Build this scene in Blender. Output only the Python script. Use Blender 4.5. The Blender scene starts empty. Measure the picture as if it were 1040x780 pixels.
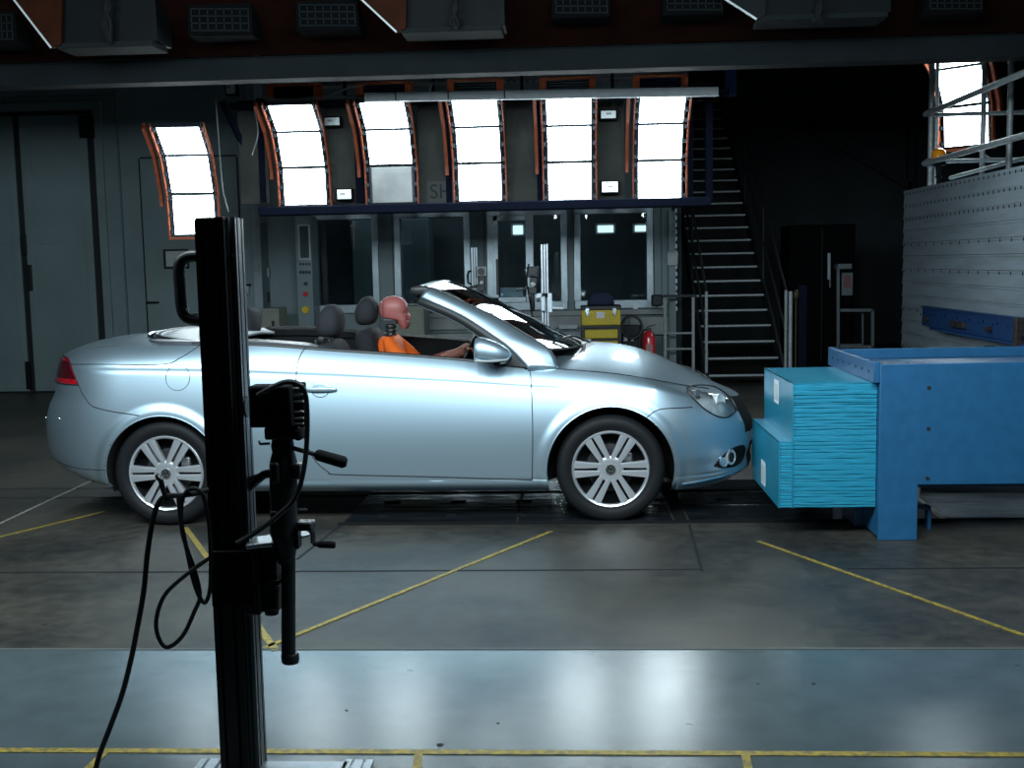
import bpy, bmesh, math, random
import numpy as np
from mathutils import Vector, Matrix, noise
random.seed(7)
PI = math.pi
scene = bpy.context.scene
COL = scene.collection

# ------------------------------------------------------------------ camera, world, light, exposure
FPX, CZ = 1140.0, 1.51
PITCH, YAW, ROLL = math.radians(6.1), math.radians(3.2), -0.0198
cam_d = bpy.data.cameras.new('camera'); cam = bpy.data.objects.new('camera', cam_d); COL.objects.link(cam)
cam_d.sensor_width = 36; cam_d.lens = FPX / 1040 * 36; cam_d.clip_end = 200
RM = Matrix.Rotation(YAW, 3, 'Z') @ Matrix.Rotation(PI/2 - PITCH, 3, 'X') @ Matrix.Rotation(ROLL, 3, 'Z')
cam.matrix_world = Matrix.Translation((0, 0, CZ)) @ RM.to_4x4()
scene.camera = cam
world = bpy.data.worlds.new('world'); scene.world = world; world.use_nodes = True
world.node_tree.nodes['Background'].inputs[0].default_value = (0.35, 0.6, 0.75, 1)
world.node_tree.nodes['Background'].inputs[1].default_value = 0.02
vs = scene.view_settings
vs.view_transform = 'Standard'; vs.look = 'None'; vs.gamma = 1.0; vs.exposure = 0.0
try: vs.use_curve_mapping = False
except Exception: pass
LAMP_COL = (0.80, 0.95, 1.0)
LAMP_E = 18.0          # strength of the glowing lamp fronts
# the near lamp bank, a twin of the far one: it hangs over the camera and faces the car
def area(name, loc, target, sx, sy, power, col=LAMP_COL):
    l = bpy.data.lights.new(name, 'AREA'); l.shape = 'RECTANGLE'; l.size = sx; l.size_y = sy; l.energy = power; l.color = col
    o = bpy.data.objects.new(name, l); COL.objects.link(o); o.location = loc
    o.rotation_euler = (Vector(target) - Vector(loc)).to_track_quat('-Z', 'Y').to_euler(); return o
for i, x in enumerate((-3.6, -2.6, -1.6, -0.6, 0.4, 1.4)):
    area('near_bank_lamp', (x, 3.3, 2.95), (x + (-.35 if x < -1 else .1), 7.3, 0.75), 0.5, 1.0, 60)

def at(px, py, Y):
    d = RM @ Vector(((px - 520) / FPX, -(py - 390) / FPX, -1.0))
    t = Y / d.y
    return Vector((d.x * t, Y, CZ + d.z * t))
def fl(px, py, z=0.0):
    d = RM @ Vector(((px - 520) / FPX, -(py - 390) / FPX, -1.0))
    t = (z - CZ) / d.z
    return Vector((d.x * t, d.y * t, z))

# ------------------------------------------------------------------ materials
MATS = {}
def mat(name, col, rough=0.5, metal=0.0, nscale=0, namt=0.0, bump=0.0, coat=0.0, emit=None, estr=0, trans=0, ior=1.45, stretch=(1,1,1), col2=None, spec=None, coat_rough=0.05, detail=4):
    m = bpy.data.materials.new(name); m.use_nodes = True; nt = m.node_tree; b = nt.nodes['Principled BSDF']
    b.inputs['Base Color'].default_value = (*col, 1); b.inputs['Roughness'].default_value = rough; b.inputs['Metallic'].default_value = metal
    b.inputs['Coat Weight'].default_value = coat; b.inputs['Coat Roughness'].default_value = coat_rough
    b.inputs['Transmission Weight'].default_value = trans; b.inputs['IOR'].default_value = ior
    if spec is not None: b.inputs['Specular IOR Level'].default_value = spec
    if emit: b.inputs['Emission Color'].default_value = (*emit, 1); b.inputs['Emission Strength'].default_value = estr
    if nscale:
        tc = nt.nodes.new('ShaderNodeTexCoord'); mp = nt.nodes.new('ShaderNodeMapping'); mp.inputs['Scale'].default_value = stretch
        n = nt.nodes.new('ShaderNodeTexNoise'); n.inputs['Scale'].default_value = nscale; n.inputs['Detail'].default_value = detail
        nt.links.new(tc.outputs['Object'], mp.inputs[0]); nt.links.new(mp.outputs[0], n.inputs['Vector'])
        if namt or col2:
            r = nt.nodes.new('ShaderNodeValToRGB'); c2 = col2 or tuple(c * (1 - namt) for c in col)
            r.color_ramp.elements[0].position = .35; r.color_ramp.elements[1].position = .65
            r.color_ramp.elements[0].color = (*c2, 1); r.color_ramp.elements[1].color = (*[min(1, c * (1 + (namt * .4 if not col2 else 0))) for c in col], 1)
            nt.links.new(n.outputs[0], r.inputs[0]); nt.links.new(r.outputs[0], b.inputs['Base Color'])
        if bump:
            bp = nt.nodes.new('ShaderNodeBump'); bp.inputs['Strength'].default_value = bump; bp.inputs['Distance'].default_value = .01
            nt.links.new(n.outputs[0], bp.inputs['Height']); nt.links.new(bp.outputs[0], b.inputs['Normal'])
    MATS[name] = m; return m
PAINT = mat('silver_blue_paint', (0.47, 0.62, 0.73), 0.42, 0.9, coat=0.8, nscale=600, bump=.02, coat_rough=.04)
GAP = mat('panel_gap_black', (0.01, 0.012, 0.015), .7)
RUB = mat('tyre_rubber', (0.008, 0.009, 0.011), .6, nscale=60, bump=.1, spec=.25)
HUB = mat('hub_cap_silver', (0.72, 0.76, 0.82), .28, .75, nscale=300, bump=.01)
BLK = mat('black_plastic', (0.012, 0.014, 0.016), .42, nscale=200, bump=.03)
BLKM = mat('matte_black', (0.006, 0.007, 0.008), .8, nscale=80, bump=.05, spec=.2)
WELL = mat('wheel_well_black', (0.004, 0.004, 0.005), .9)
FAB = mat('charcoal_seat_cloth', (0.014, 0.016, 0.021), .85, nscale=300, bump=.2)
TRIMG = mat('grey_interior_trim', (0.045, 0.052, 0.062), .42, nscale=300, bump=.05)
TONN = mat('pale_grey_cover', (0.42, 0.46, 0.5), .5, nscale=50, bump=.05)
CHR = mat('chrome', (0.85, 0.88, 0.9), .12, 1.0)
REDL = mat('red_lamp_plastic', (0.45, 0.004, 0.012), .12, coat=1, nscale=90, namt=.5)
REDD = mat('dark_red_lamp_plastic', (0.05, 0.0005, 0.004), .12, coat=1)
STEEL = mat('brake_steel', (0.3, 0.3, 0.32), .4, .8)
DISCM = mat('worn_disc_steel', (0.06, 0.06, 0.065), .5, .6, nscale=30, namt=.3)
HLG = mat('headlamp_reflector', (0.85, 0.92, 0.97), .25, .2, nscale=14, namt=.3, coat=1)
ORS = mat('orange_shirt', (0.95, 0.16, 0.015), .75, nscale=18, bump=.5)
SKIN = mat('dummy_vinyl_skin', (0.33, 0.105, 0.10), .45, nscale=40, bump=.05)
HANDM = mat('dummy_brown_vinyl', (0.34, 0.13, 0.09), .5, nscale=60, bump=.05)
SHEET = mat('aluminium_slotted', (0.52, 0.62, 0.70), .36, .6, nscale=4, namt=.16, bump=.08, stretch=(1, .4, 3))
GALV = mat('galvanised_tube', (0.34, 0.38, 0.40), .5, .3, nscale=30, namt=.2, spec=.25)
ORA = mat('orange_frame_paint', (0.27, 0.058, 0.022), .5, nscale=20, namt=.15)
ORA2 = mat('bright_orange_paint', (0.75, 0.15, 0.05), .5, nscale=20, namt=.15)
ORAD = mat('dark_orange_board', (0.012, 0.0035, 0.002), .8, nscale=6, namt=.3, spec=.06)
NAVY = mat('navy_steel', (0.006, 0.009, 0.022), .85, nscale=20, namt=.2, spec=.1)
BLUE = mat('barrier_blue_paint', (0.016, 0.10, 0.225), .42, nscale=14, namt=.10, bump=.05)
BLUE2 = mat('deep_blue_paint', (0.008, 0.045, 0.15), .45, nscale=40, namt=.15)
FOAM = mat('turquoise_foam_board', (0.010, 0.25, 0.40), .55, nscale=30, namt=.35, bump=.25, stretch=(.35, .35, 12))
FOAM2 = mat('turquoise_face_sheet', (0.016, 0.235, 0.37), .38, nscale=3, namt=.15)
WHITE = mat('white_label', (0.8, 0.82, 0.85), .6)
PANEL = mat('bank_back_board', (0.045, 0.05, 0.045), .7, nscale=4, namt=.3)
CAS = mat('lamp_casing', (0.03, 0.04, 0.055), .45, .4, nscale=30, namt=.2)
GREYP = mat('grey_enamel', (0.30, 0.33, 0.34), .5, nscale=8, namt=.12)
TRAY = mat('light_grey_tray', (0.55, 0.6, 0.62), .5, nscale=8, namt=.1)
BEAM = mat('beam_grey_paint', (0.010, 0.014, 0.016), .8, nscale=3, namt=.15, spec=.1)
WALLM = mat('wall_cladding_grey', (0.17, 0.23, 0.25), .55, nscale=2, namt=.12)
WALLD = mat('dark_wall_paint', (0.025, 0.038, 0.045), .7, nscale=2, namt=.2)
DOORM = mat('door_enamel', (0.17, 0.23, 0.245), .5, nscale=1.5, namt=.1)
FRAME = mat('aluminium_window_frame', (0.30, 0.36, 0.40), .35, .5, nscale=10, namt=.1)
ROOMD = mat('control_room_dark', (0.06, 0.08, 0.09), .8, nscale=2, namt=.3)
ROOMG = mat('control_room_grey', (0.10, 0.14, 0.155), .8)
YEL = mat('yellow_box_plastic', (0.62, 0.46, 0.02), .5, nscale=30, namt=.1)
YLINE = mat('yellow_floor_paint', (0.36, 0.26, 0.035), .5, nscale=45, col2=(.13, .11, .045))
RED = mat('extinguisher_red', (0.55, 0.02, 0.03), .3, coat=.5)
BAG = mat('navy_bag_cloth', (0.012, 0.016, 0.05), .8, nscale=50, bump=.2)
AMB = mat('amber_beacon_plastic', (0.95, 0.32, 0.01), .25, coat=.6)
ANOD = mat('anodised_profile', (0.5, 0.55, 0.6), .35, .7, nscale=20, namt=.1)
POLEM = mat('black_anodised_profile', (0.02, 0.022, 0.025), .4, .3, nscale=30, namt=.2)
IVORY = mat('ivory_cabinet', (0.22, 0.24, 0.2), .6, nscale=10, namt=.1)
PLATE = mat('wet_black_steel_plate', (0.03, 0.04, 0.05), .16, .6, nscale=7, namt=.5, bump=.25, stretch=(.3, 2, 1))
TREAD = mat('stair_tread_grating', (0.30, 0.34, 0.36), .5, .5)
STRG = mat('dark_stair_steel', (0.02, 0.025, 0.03), .6, .3)
LAMPM = mat('lamp_front_glow', (0.9, 0.95, 1), .4, emit=LAMP_COL, estr=LAMP_E)
# glass
GLS = bpy.data.materials.new('clear_glass'); GLS.use_nodes = True
_n = GLS.node_tree; _n.nodes.clear()
_o = _n.nodes.new('ShaderNodeOutputMaterial'); _m = _n.nodes.new('ShaderNodeMixShader'); _t = _n.nodes.new('ShaderNodeBsdfTransparent'); _g = _n.nodes.new('ShaderNodeBsdfGlossy'); _f = _n.nodes.new('ShaderNodeFresnel')
_t.inputs[0].default_value = (.66, .8, .78, 1); _g.inputs[1].default_value = .02; _f.inputs[0].default_value = 1.55
_n.links.new(_f.outputs[0], _m.inputs[0]); _n.links.new(_t.outputs[0], _m.inputs[1]); _n.links.new(_g.outputs[0], _m.inputs[2]); _n.links.new(_m.outputs[0], _o.inputs[0])

CLR = GLS.copy(); CLR.name = 'clear_lamp_cover'; CLR.node_tree.nodes['Transparent BSDF'].inputs[0].default_value = (.93, .97, 1, 1)
WGL = GLS.copy(); WGL.name = 'window_glass'; WGL.node_tree.nodes['Transparent BSDF'].inputs[0].default_value = (.80, .87, .90, 1)
def floor_mat(name, base, dark, scale, rough0, rough1, stains, bump):
    m = bpy.data.materials.new(name); m.use_nodes = True; nt = m.node_tree; L = nt.links; b = nt.nodes['Principled BSDF']
    tc = nt.nodes.new('ShaderNodeTexCoord')
    n1 = nt.nodes.new('ShaderNodeTexNoise'); n1.inputs['Scale'].default_value = scale; n1.inputs['Detail'].default_value = 6; n1.inputs['Roughness'].default_value = .6
    n2 = nt.nodes.new('ShaderNodeTexNoise'); n2.inputs['Scale'].default_value = scale * 9; n2.inputs['Detail'].default_value = 8
    n3 = nt.nodes.new('ShaderNodeTexNoise'); n3.inputs['Scale'].default_value = 260; n3.inputs['Detail'].default_value = 3
    v = nt.nodes.new('ShaderNodeTexVoronoi'); v.inputs['Scale'].default_value = 3.1; v.inputs['Randomness'].default_value = 1
    for n in (n1, n2, n3, v): L.new(tc.outputs['Object'], n.inputs['Vector'])
    r = nt.nodes.new('ShaderNodeValToRGB'); r.color_ramp.elements[0].position = .38; r.color_ramp.elements[1].position = .62
    r.color_ramp.elements[0].color = (*dark, 1); r.color_ramp.elements[1].color = (*base, 1); L.new(n1.outputs[0], r.inputs[0])
    r2 = nt.nodes.new('ShaderNodeValToRGB'); r2.color_ramp.elements[0].position = .3; r2.color_ramp.elements[1].position = .7
    _k = .70 if name == 'concrete_floor' else .9; r2.color_ramp.elements[0].color = (_k, _k, _k, 1); r2.color_ramp.elements[1].color = (1.12, 1.12, 1.12, 1); L.new(n2.outputs[0], r2.inputs[0])
    mx = nt.nodes.new('ShaderNodeMix'); mx.data_type = 'RGBA'; mx.blend_type = 'MULTIPLY'; mx.inputs[0].default_value = 1
    L.new(r.outputs[0], mx.inputs[6]); L.new(r2.outputs[0], mx.inputs[7])
    r3 = nt.nodes.new('ShaderNodeValToRGB'); r3.color_ramp.elements[0].position = .025; r3.color_ramp.elements[1].position = .05
    r3.color_ramp.elements[0].color = (.22, .22, .22, 1); r3.color_ramp.elements[1].color = (1, 1, 1, 1); L.new(v.outputs['Distance'], r3.inputs[0])
    mx2 = nt.nodes.new('ShaderNodeMix'); mx2.data_type = 'RGBA'; mx2.blend_type = 'MULTIPLY'; mx2.inputs[0].default_value = stains
    L.new(mx.outputs[2], mx2.inputs[6]); L.new(r3.outputs[0], mx2.inputs[7]); L.new(mx2.outputs[2], b.inputs['Base Color'])
    mr = nt.nodes.new('ShaderNodeMapRange'); mr.inputs[3].default_value = rough0; mr.inputs[4].default_value = rough1; L.new(n2.outputs[0], mr.inputs[0]); L.new(mr.outputs[0], b.inputs['Roughness'])
    bp = nt.nodes.new('ShaderNodeBump'); bp.inputs['Strength'].default_value = bump; bp.inputs['Distance'].default_value = .004
    L.new(n3.outputs[0], bp.inputs['Height']); L.new(bp.outputs[0], b.inputs['Normal'])
    return m
CONC = floor_mat('concrete_floor', (.062, .058, .048), (.026, .026, .024), 1.3, .34, .60, .6, .15)
PFLO = floor_mat('painted_grey_floor', (.072, .093, .102), (.060, .079, .088), .8, .18, .26, .7, .08)

# ------------------------------------------------------------------ mesh helpers
class MB:
    def __init__(s): s.v = []; s.f = []; s.sm = []
    def add(s, vs, fs, smooth=False):
        o = len(s.v); s.v += [tuple(v) for v in vs]; s.f += [tuple(i + o for i in f) for f in fs]; s.sm += [smooth] * len(fs); return s
    def box(s, x0, x1, y0, y1, z0, z1):
        return s.add([(x0,y0,z0),(x1,y0,z0),(x1,y1,z0),(x0,y1,z0),(x0,y0,z1),(x1,y0,z1),(x1,y1,z1),(x0,y1,z1)],
                     [(0,3,2,1),(4,5,6,7),(0,1,5,4),(1,2,6,5),(2,3,7,6),(3,0,4,7)])
    def obox(s, p0, p1, w, h, up=(0,0,1)):
        p0 = Vector(p0); p1 = Vector(p1); d = (p1 - p0).normalized(); u = Vector(up)
        if abs(d.dot(u)) > .98: u = Vector((1,0,0))
        a = d.cross(u).normalized() * w / 2; b = a.cross(d).normalized() * h / 2
        vs = [p + q for p in (p0, p1) for q in (-a-b, a-b, a+b, -a+b)]
        return s.add(vs, [(0,1,2,3),(7,6,5,4),(0,4,5,1),(1,5,6,2),(2,6,7,3),(3,7,4,0)])
    def tube(s, pts, r, n=8, closed=False, flat=None):
        pts = [Vector(p) for p in pts]; m = len(pts); rs = r if isinstance(r, (list, tuple)) else [r] * m
        vs = []; prev = None
        for i, p in enumerate(pts):
            d = (pts[(i+1) % m] - pts[i-1]) if closed else (pts[min(i+1, m-1)] - pts[max(i-1, 0)])
            d = d.normalized() if d.length > 1e-9 else Vector((1,0,0))
            if prev is None:
                u = Vector((0,0,1)) if abs(d.z) < .9 else Vector((0,1,0))
                a = d.cross(u).normalized()
            else:
                a = prev - d * prev.dot(d); a = a.normalized()
            prev = a; b = d.cross(a)
            for k in range(n):
                t = 2 * PI * k / n; vs.append(p + (a * math.cos(t) + b * math.sin(t)) * rs[i])
        fs = []
        for i in range(m if closed else m - 1):
            j = (i + 1) % m
            for k in range(n): fs.append((i*n+k, i*n+(k+1) % n, j*n+(k+1) % n, j*n+k))
        if not closed: fs += [tuple(range(n))[::-1], tuple((m-1)*n+k for k in range(n))]
        return s.add(vs, fs, True)
    def cyl(s, p0, p1, r, n=16, r1=None): return s.tube([p0, p1], [r, r if r1 is None else r1], n)
    def lathe(s, prof, c, axis='y', n=48, closed=False):
        vs = []; c = Vector(c)
        for (r, h) in prof:
            for k in range(n):
                t = 2*PI*k/n
                q = {'y': Vector((r*math.cos(t), h, r*math.sin(t))), 'z': Vector((r*math.cos(t), r*math.sin(t), h)), 'x': Vector((h, r*math.cos(t), r*math.sin(t)))}[axis]
                vs.append(c + q)
        m = len(prof); fs = []
        for i in range(m - 1 + (1 if closed else 0)):
            j = (i+1) % m
            for k in range(n): fs.append((i*n+k, i*n+(k+1) % n, j*n+(k+1) % n, j*n+k))
        return s.add(vs, fs, True)
    def prism(s, poly, y0, y1, ax='y'):
        # poly: list of 2D points, extruded along an axis (xz for 'y', yz for 'x', xy for 'z')
        def P(a, b, h): return {'y': (a, h, b), 'x': (h, a, b), 'z': (a, b, h)}[ax]
        n = len(poly); vs = [P(a, b, y0) for a, b in poly] + [P(a, b, y1) for a, b in poly]
        return s.add(vs, [tuple(range(n)), tuple(range(2*n-1, n-1, -1))] + [(i, n+i, n+(i+1) % n, (i+1) % n) for i in range(n)])
    def grid(s, rows, smooth=True, keep=None):
        n = len(rows[0]); vs = [p for r in rows for p in r]; fs = []
        for i in range(len(rows)-1):
            for j in range(n-1):
                if keep is None or keep(i, j): fs.append((i*n+j, i*n+j+1, (i+1)*n+j+1, (i+1)*n+j))
        return s.add(vs, fs, smooth)
    def sell(s, c, sx, sy, sz, e1=.5, e2=.5, nu=20, nv=28, rot=None):
        vs = []; c = Vector(c); sg = lambda a, e: math.copysign(abs(a) ** e, a)
        for i in range(nu + 1):
            u = -PI/2 + PI * i / nu
            for k in range(nv):
                w = 2*PI*k/nv
                p = Vector((sx*sg(math.cos(u), e1)*sg(math.cos(w), e2), sy*sg(math.cos(u), e1)*sg(math.sin(w), e2), sz*sg(math.sin(u), e1)))
                if rot: p = rot @ p
                vs.append(c + p)
        fs = [(i*nv+k, i*nv+(k+1) % nv, (i+1)*nv+(k+1) % nv, (i+1)*nv+k) for i in range(nu) for k in range(nv)]
        return s.add(vs, fs, True)
    def build(s, name, m, parent=None, bevel=0, recalc=True, kind=None, label=None, solid=0):
        me = bpy.data.meshes.new(name)
        off = Vector((0,0,0))
        p = parent
        while p is not None: off += Vector(p.location); p = p.parent
        me.from_pydata([tuple(Vector(v) - off) for v in s.v], [], s.f)
        me.polygons.foreach_set('use_smooth', s.sm)
        if recalc or bevel:
            bm = bmesh.new(); bm.from_mesh(me); bmesh.ops.remove_doubles(bm, verts=bm.verts, dist=1e-6); 
            if recalc: bmesh.ops.recalc_face_normals(bm, faces=bm.faces)
            bm.to_mesh(me); bm.free()
        try: me.set_sharp_from_angle(angle=math.radians(38))
        except Exception: pass
        me.materials.append(m)
        o = bpy.data.objects.new(name, me); COL.objects.link(o)
        if parent is not None: o.parent = parent
        if bevel:
            b = o.modifiers.new('bevel', 'BEVEL'); b.width = bevel; b.segments = 2; b.limit_method = 'ANGLE'
        if solid:
            b = o.modifiers.new('solid', 'SOLIDIFY'); b.thickness = solid; b.offset = -1
        if kind: o['kind'] = kind
        if label: o['label'] = label
        return o
def thing(name, loc, label, cat, group=None, rz=0):
    o = bpy.data.objects.new(name, None); COL.objects.link(o); o.location = loc; o['label'] = label; o['category'] = cat
    o.empty_display_size = .1
    if group: o['group'] = group
    return o
def tag(o, label, cat, group=None):
    o['label'] = label; o['category'] = cat
    if group: o['group'] = group
    return o
def struct(o): o['kind'] = 'structure'; return o
def dup(o, loc=None, rz=None, parent=None, label=None):
    c = o.copy(); COL.objects.link(c); c.parent = parent
    if loc is not None: c.location = loc
    if rz is not None: c.rotation_euler.z = rz
    if label: c['label'] = label
    for ch in [k for k in CH.get(o.name, [])]: dup(ch, parent=c)
    return c
CH = {}
def index_children(root):
    CH[root.name] = [o for o in COL.objects if o.parent == root]
    for c in CH[root.name]: index_children(c)
def crom(pts, n=6, closed=False):
    pts = [Vector(p) for p in pts]; m = len(pts); out = []
    for i in range(m if closed else m - 1):
        p0 = pts[(i-1) % m] if (closed or i > 0) else pts[0]*2 - pts[1]
        p1 = pts[i]; p2 = pts[(i+1) % m]; p3 = pts[(i+2) % m] if (closed or i + 2 < m) else pts[-1]*2 - pts[-2]
        for k in range(n):
            t = k / n
            out.append(.5*((2*p1) + (p2-p0)*t + (2*p0-5*p1+4*p2-p3)*t*t + (3*p1-p0-3*p2+p3)*t**3))
    if not closed: out.append(pts[-1])
    return out
def pbox(mb, px0, py0, px1, py1, Y, d):
    a = at(px0, (py0+py1)/2, Y).x; b = at(px1, (py0+py1)/2, Y).x
    z0 = at((px0+px1)/2, py1, Y).z; z1 = at((px0+px1)/2, py0, Y).z
    mb.box(a, b, Y, Y + d, z0, z1); return (a, b, z0, z1)
def text_mesh(body, size, loc, m, name, parent=None, rot=(PI/2, 0, 0), depth=.002):
    cu = bpy.data.curves.new(name, 'FONT'); cu.body = body; cu.size = size; cu.extrude = depth; cu.align_x = 'CENTER'; cu.align_y = 'CENTER'
    t = bpy.data.objects.new(name, cu); COL.objects.link(t)
    me = bpy.data.meshes.new_from_object(t); COL.objects.unlink(t); bpy.data.objects.remove(t)
    me.transform(Matrix.Translation(Vector(loc) - (Vector(parent.location) if parent else Vector())) @ Matrix.Rotation(rot[2], 4, 'Z') @ Matrix.Rotation(rot[0], 4, 'X'))
    me.materials.clear(); me.materials.append(m); o = bpy.data.objects.new(name, me); COL.objects.link(o)
    if parent: o.parent = parent
    return o

# ================================================================== SETTING
YW = 14.3           # window wall
YFAR = 20.0         # dark wall behind the staircase
# floors
SPLIT = 4.28
struct(MB().box(-14, 14, SPLIT, 24, -.1, 0).build('floor', CONC))
f2 = struct(MB().box(-14, 14, -5, SPLIT, -.1, .001).build('floor.001', PFLO))
f2['label'] = 'blue grey painted floor in the foreground'
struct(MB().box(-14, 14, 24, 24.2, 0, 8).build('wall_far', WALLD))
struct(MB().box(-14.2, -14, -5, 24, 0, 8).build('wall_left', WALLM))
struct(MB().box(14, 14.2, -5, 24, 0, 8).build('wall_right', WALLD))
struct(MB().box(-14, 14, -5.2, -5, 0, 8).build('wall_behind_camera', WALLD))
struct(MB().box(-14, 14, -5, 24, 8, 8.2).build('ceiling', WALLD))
# ---- lines, joints and track plates in the floor
def ribbon(mb, p0, p1, w, z=.004, h=.003):
    p0 = Vector((p0[0], p0[1], z)); p1 = Vector((p1[0], p1[1], z)); mb.obox(p0, p1, w, h)
n_trim = 0
def floor_line(px, w, m, z=.004, lab=None):
    global n_trim; n_trim += 1
    mb = MB()
    for a, b in zip(px[:-1], px[1:]): ribbon(mb, fl(*a), fl(*b), w, z)
    o = struct(mb.build('trim_%d' % n_trim, m))
    if lab: o['label'] = lab
    return o
floor_line([(-60, 560), (105, 520)], .024, YLINE, .0025)
floor_line([(188, 536), (280, 661)], .032, YLINE, .0025)
floor_line([(262, 661), (560, 540)], .024, YLINE, .0025)
floor_line([(770, 550), (1100, 667)], .022, YLINE, .0025)
_y = fl(520, 765).y
struct(MB().box(-3, 3, _y-.016, _y+.016, .001, .004).build('trim_5', YLINE)); n_trim = 5
for a, b in (((425, 767), (421, 800)), ((757, 768), (764, 800)), ((110, 762), (70, 800))): floor_line([a, b], .026, YLINE, .003)
PALE = mat('worn_pale_line', (.28, .28, .26), .6, nscale=40, namt=.5)
floor_line([(98, 486), (-30, 546)], .02, PALE, .002)
_y = fl(400, 580).y
for x0, x1 in ((-9, fl(712, 580).x), (fl(860, 577).x, 9)):
    n_trim += 1; struct(MB().box(x0, x1, _y-.007, _y+.007, .0, .003).build('trim_%d' % n_trim, GAP))
floor_line([(700, 533), (713, 580)], .014, GAP, .002)
floor_line([(392, 497), (302, 568)], .014, GAP, .002)
for y in (7.28, 7.6):
    n_trim += 1; struct(MB().box(-9, 9, y-.02, y+.02, 0, .003).build('trim_%d' % n_trim, GAP))
for k, (px, py, r_) in enumerate(((447, 757, .012), (506, 735, .006), (770, 695, .006), (826, 695, .008), (352, 722, .006))):
    q = fl(px, py); MB().lathe([(0, .004), (r_*.7, .0035), (r_, .001)], (q.x, q.y, .001), 'z', 10).build('floor_speck', GAP, f2)
n_trim += 1
struct(MB().box(-9, 9, SPLIT-.008, SPLIT+.008, 0, .004).build('trim_%d' % n_trim, mat('joint_edge', (.085, .095, .095), .6)))
tp = thing('track_cover', (-.4, 6.5, 0), 'wet black steel cover plates of the pit in the floor under the car', 'floor plate')
xa, xb, xc = -1.37, .57, .66
for (x0, x1) in ((xa, -.35), (-.34, xb), (xc, 2.1)):
    for (y0, y1) in ((6.43, 6.84), (6.85, 7.24), (7.32, 7.66)):
        MB().box(x0, x1 - .01, y0, y1, .0, .010 + random.random()*.003).build('cover_plate', PLATE, tp, bevel=.003)
MB().box(xa-.03, 2.13, 6.41, 6.425, 0, .016).box(xb+.005, xc-.015, 6.43, 7.6, 0, .008).build('frame', BLKM, tp)
mb = MB()
for x in np.arange(xa + .2, 2.1, .42): mb.box(x-.03, x+.03, 6.6, 6.62, .01, .018).box(x-.05, x+.05, 7.0, 7.015, .01, .018)
mb.build('lifting_slot', BLKM, tp)

# ---- window wall with openings
XL = -14.0
def X(px, Y, py=260): return at(px, py, Y).x
def Z(py, Y, px=520): return at(px, py, Y).z
x_edge = X(684, YW)
zs, zh, ztop = Z(307, YW), Z(219, YW), 6.0
ops = [(X(320, YW), X(380, YW)), (X(406, YW), X(473, YW)), (X(500, YW), X(571, YW)), (X(588, YW), X(658, YW))]
w = MB(); w.box(XL, x_edge, YW, YW+.25, 0, zs).box(XL, x_edge, YW, YW+.25, zh, ztop)
xs_ = [XL] + [v for o_ in ops for v in o_] + [x_edge]
for i in range(0, len(xs_), 2): w.box(xs_[i], xs_[i+1], YW, YW+.25, zs, zh)
struct(w.build('wall_back', WALLM))
# vertical cladding joints
w = MB()
for px in (384, 399, 478, 492, 574, 583, 664, 672):
    w.box(X(px, YW)-.008, X(px, YW)+.008, YW-.006, YW, 0, 4)
n_trim += 1; struct(w.build('trim_%d' % n_trim, ROOMG))
# room behind glass
rm = MB(); rm.box(-4.6, x_edge-.03, 17.5, 17.6, 0, 4).box(-4.6, x_edge-.03, YW+.3, 17.5, 3.0, 3.1)
struct(rm.build('wall_control_room', ROOMD))
wi = 0
for (a, b) in ops:
    wi += 1
    fr = MB(); t = .06
    fr.box(a-t, b+t, YW-.06, YW+.03, zh, zh+t+.03).box(a-t, b+t, YW-.06, YW+.03, zs-t-.04, zs).box(a-t, a+.02, YW-.06, YW+.03, zs, zh).box(b-.02, b+t, YW-.06, YW+.03, zs, zh)
    root = struct(fr.build('window_%d' % wi, FRAME, bevel=.006))
    if wi == 3:
        xm = X(538, YW); MB().box(xm-.05, xm+.05, YW-.08, YW+.02, zs, zh).build('mullion', FRAME, root, bevel=.005)
        MB().box(a+.05, a+.08, YW-.1, YW-.07, zs+.1, zs+.55).build('window_handle', BLK, root)
        MB().box(a+.02, a+.08, YW-.09, YW-.061, zs, zh).box(a+.02, xm-.05, YW-.09, YW-.061, zh-.07, zh).box(a+.02, xm-.05, YW-.09, YW-.061, zs, zs+.07).build('sash', FRAME, root, bevel=.005)
    MB().box(a, b, YW+.04, YW+.05, zs, zh).build('pane', WGL, root)
area('control_room_lamp', (-1.5, 16.2, 2.95), (-1.5, 16.6, 0), 4.0, .3, 14)  # unseen area light added to brighten the room behind the windows
# things seen in the control room
o = MB().box(X(404, 16.5), X(435, 16.5), 16.5, 17.2, 0, 2.2).build('grey_cabinet', ROOMG, bevel=.01); tag(o, 'dark grey cabinet inside the second window of the control room', 'cabinet')
o = MB().box(X(358, 16.8), X(384, 16.8), 16.8, 17.4, 0, 2.5).build('grey_cabinet', ROOMG, bevel=.01); tag(o, 'dim grey cabinet behind the leftmost window pane', 'cabinet')
def paper(px0, py0, px1, py1, Y, lab):
    mb = MB(); pbox(mb, px0, py0, px1, py1, Y, .01); tag(mb.build('paper_sheet', WHITE), lab, 'paper')
paper(406, 234, 418, 248, YW+.06, 'small white sheet stuck inside the window above the dummy')
mb = MB(); pbox(mb, 508, 292, 531, 302, YW+.12, .05); tag(mb.build('paper_stack', mat('pale_paper', (.4, .48, .52), .6)), 'pale stack of papers on the sill inside the narrow window', 'papers')
GLOW = mat('reflection_glow', (.7, .9, 1), .4, emit=(.75, .95, 1), estr=1.6)
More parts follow.
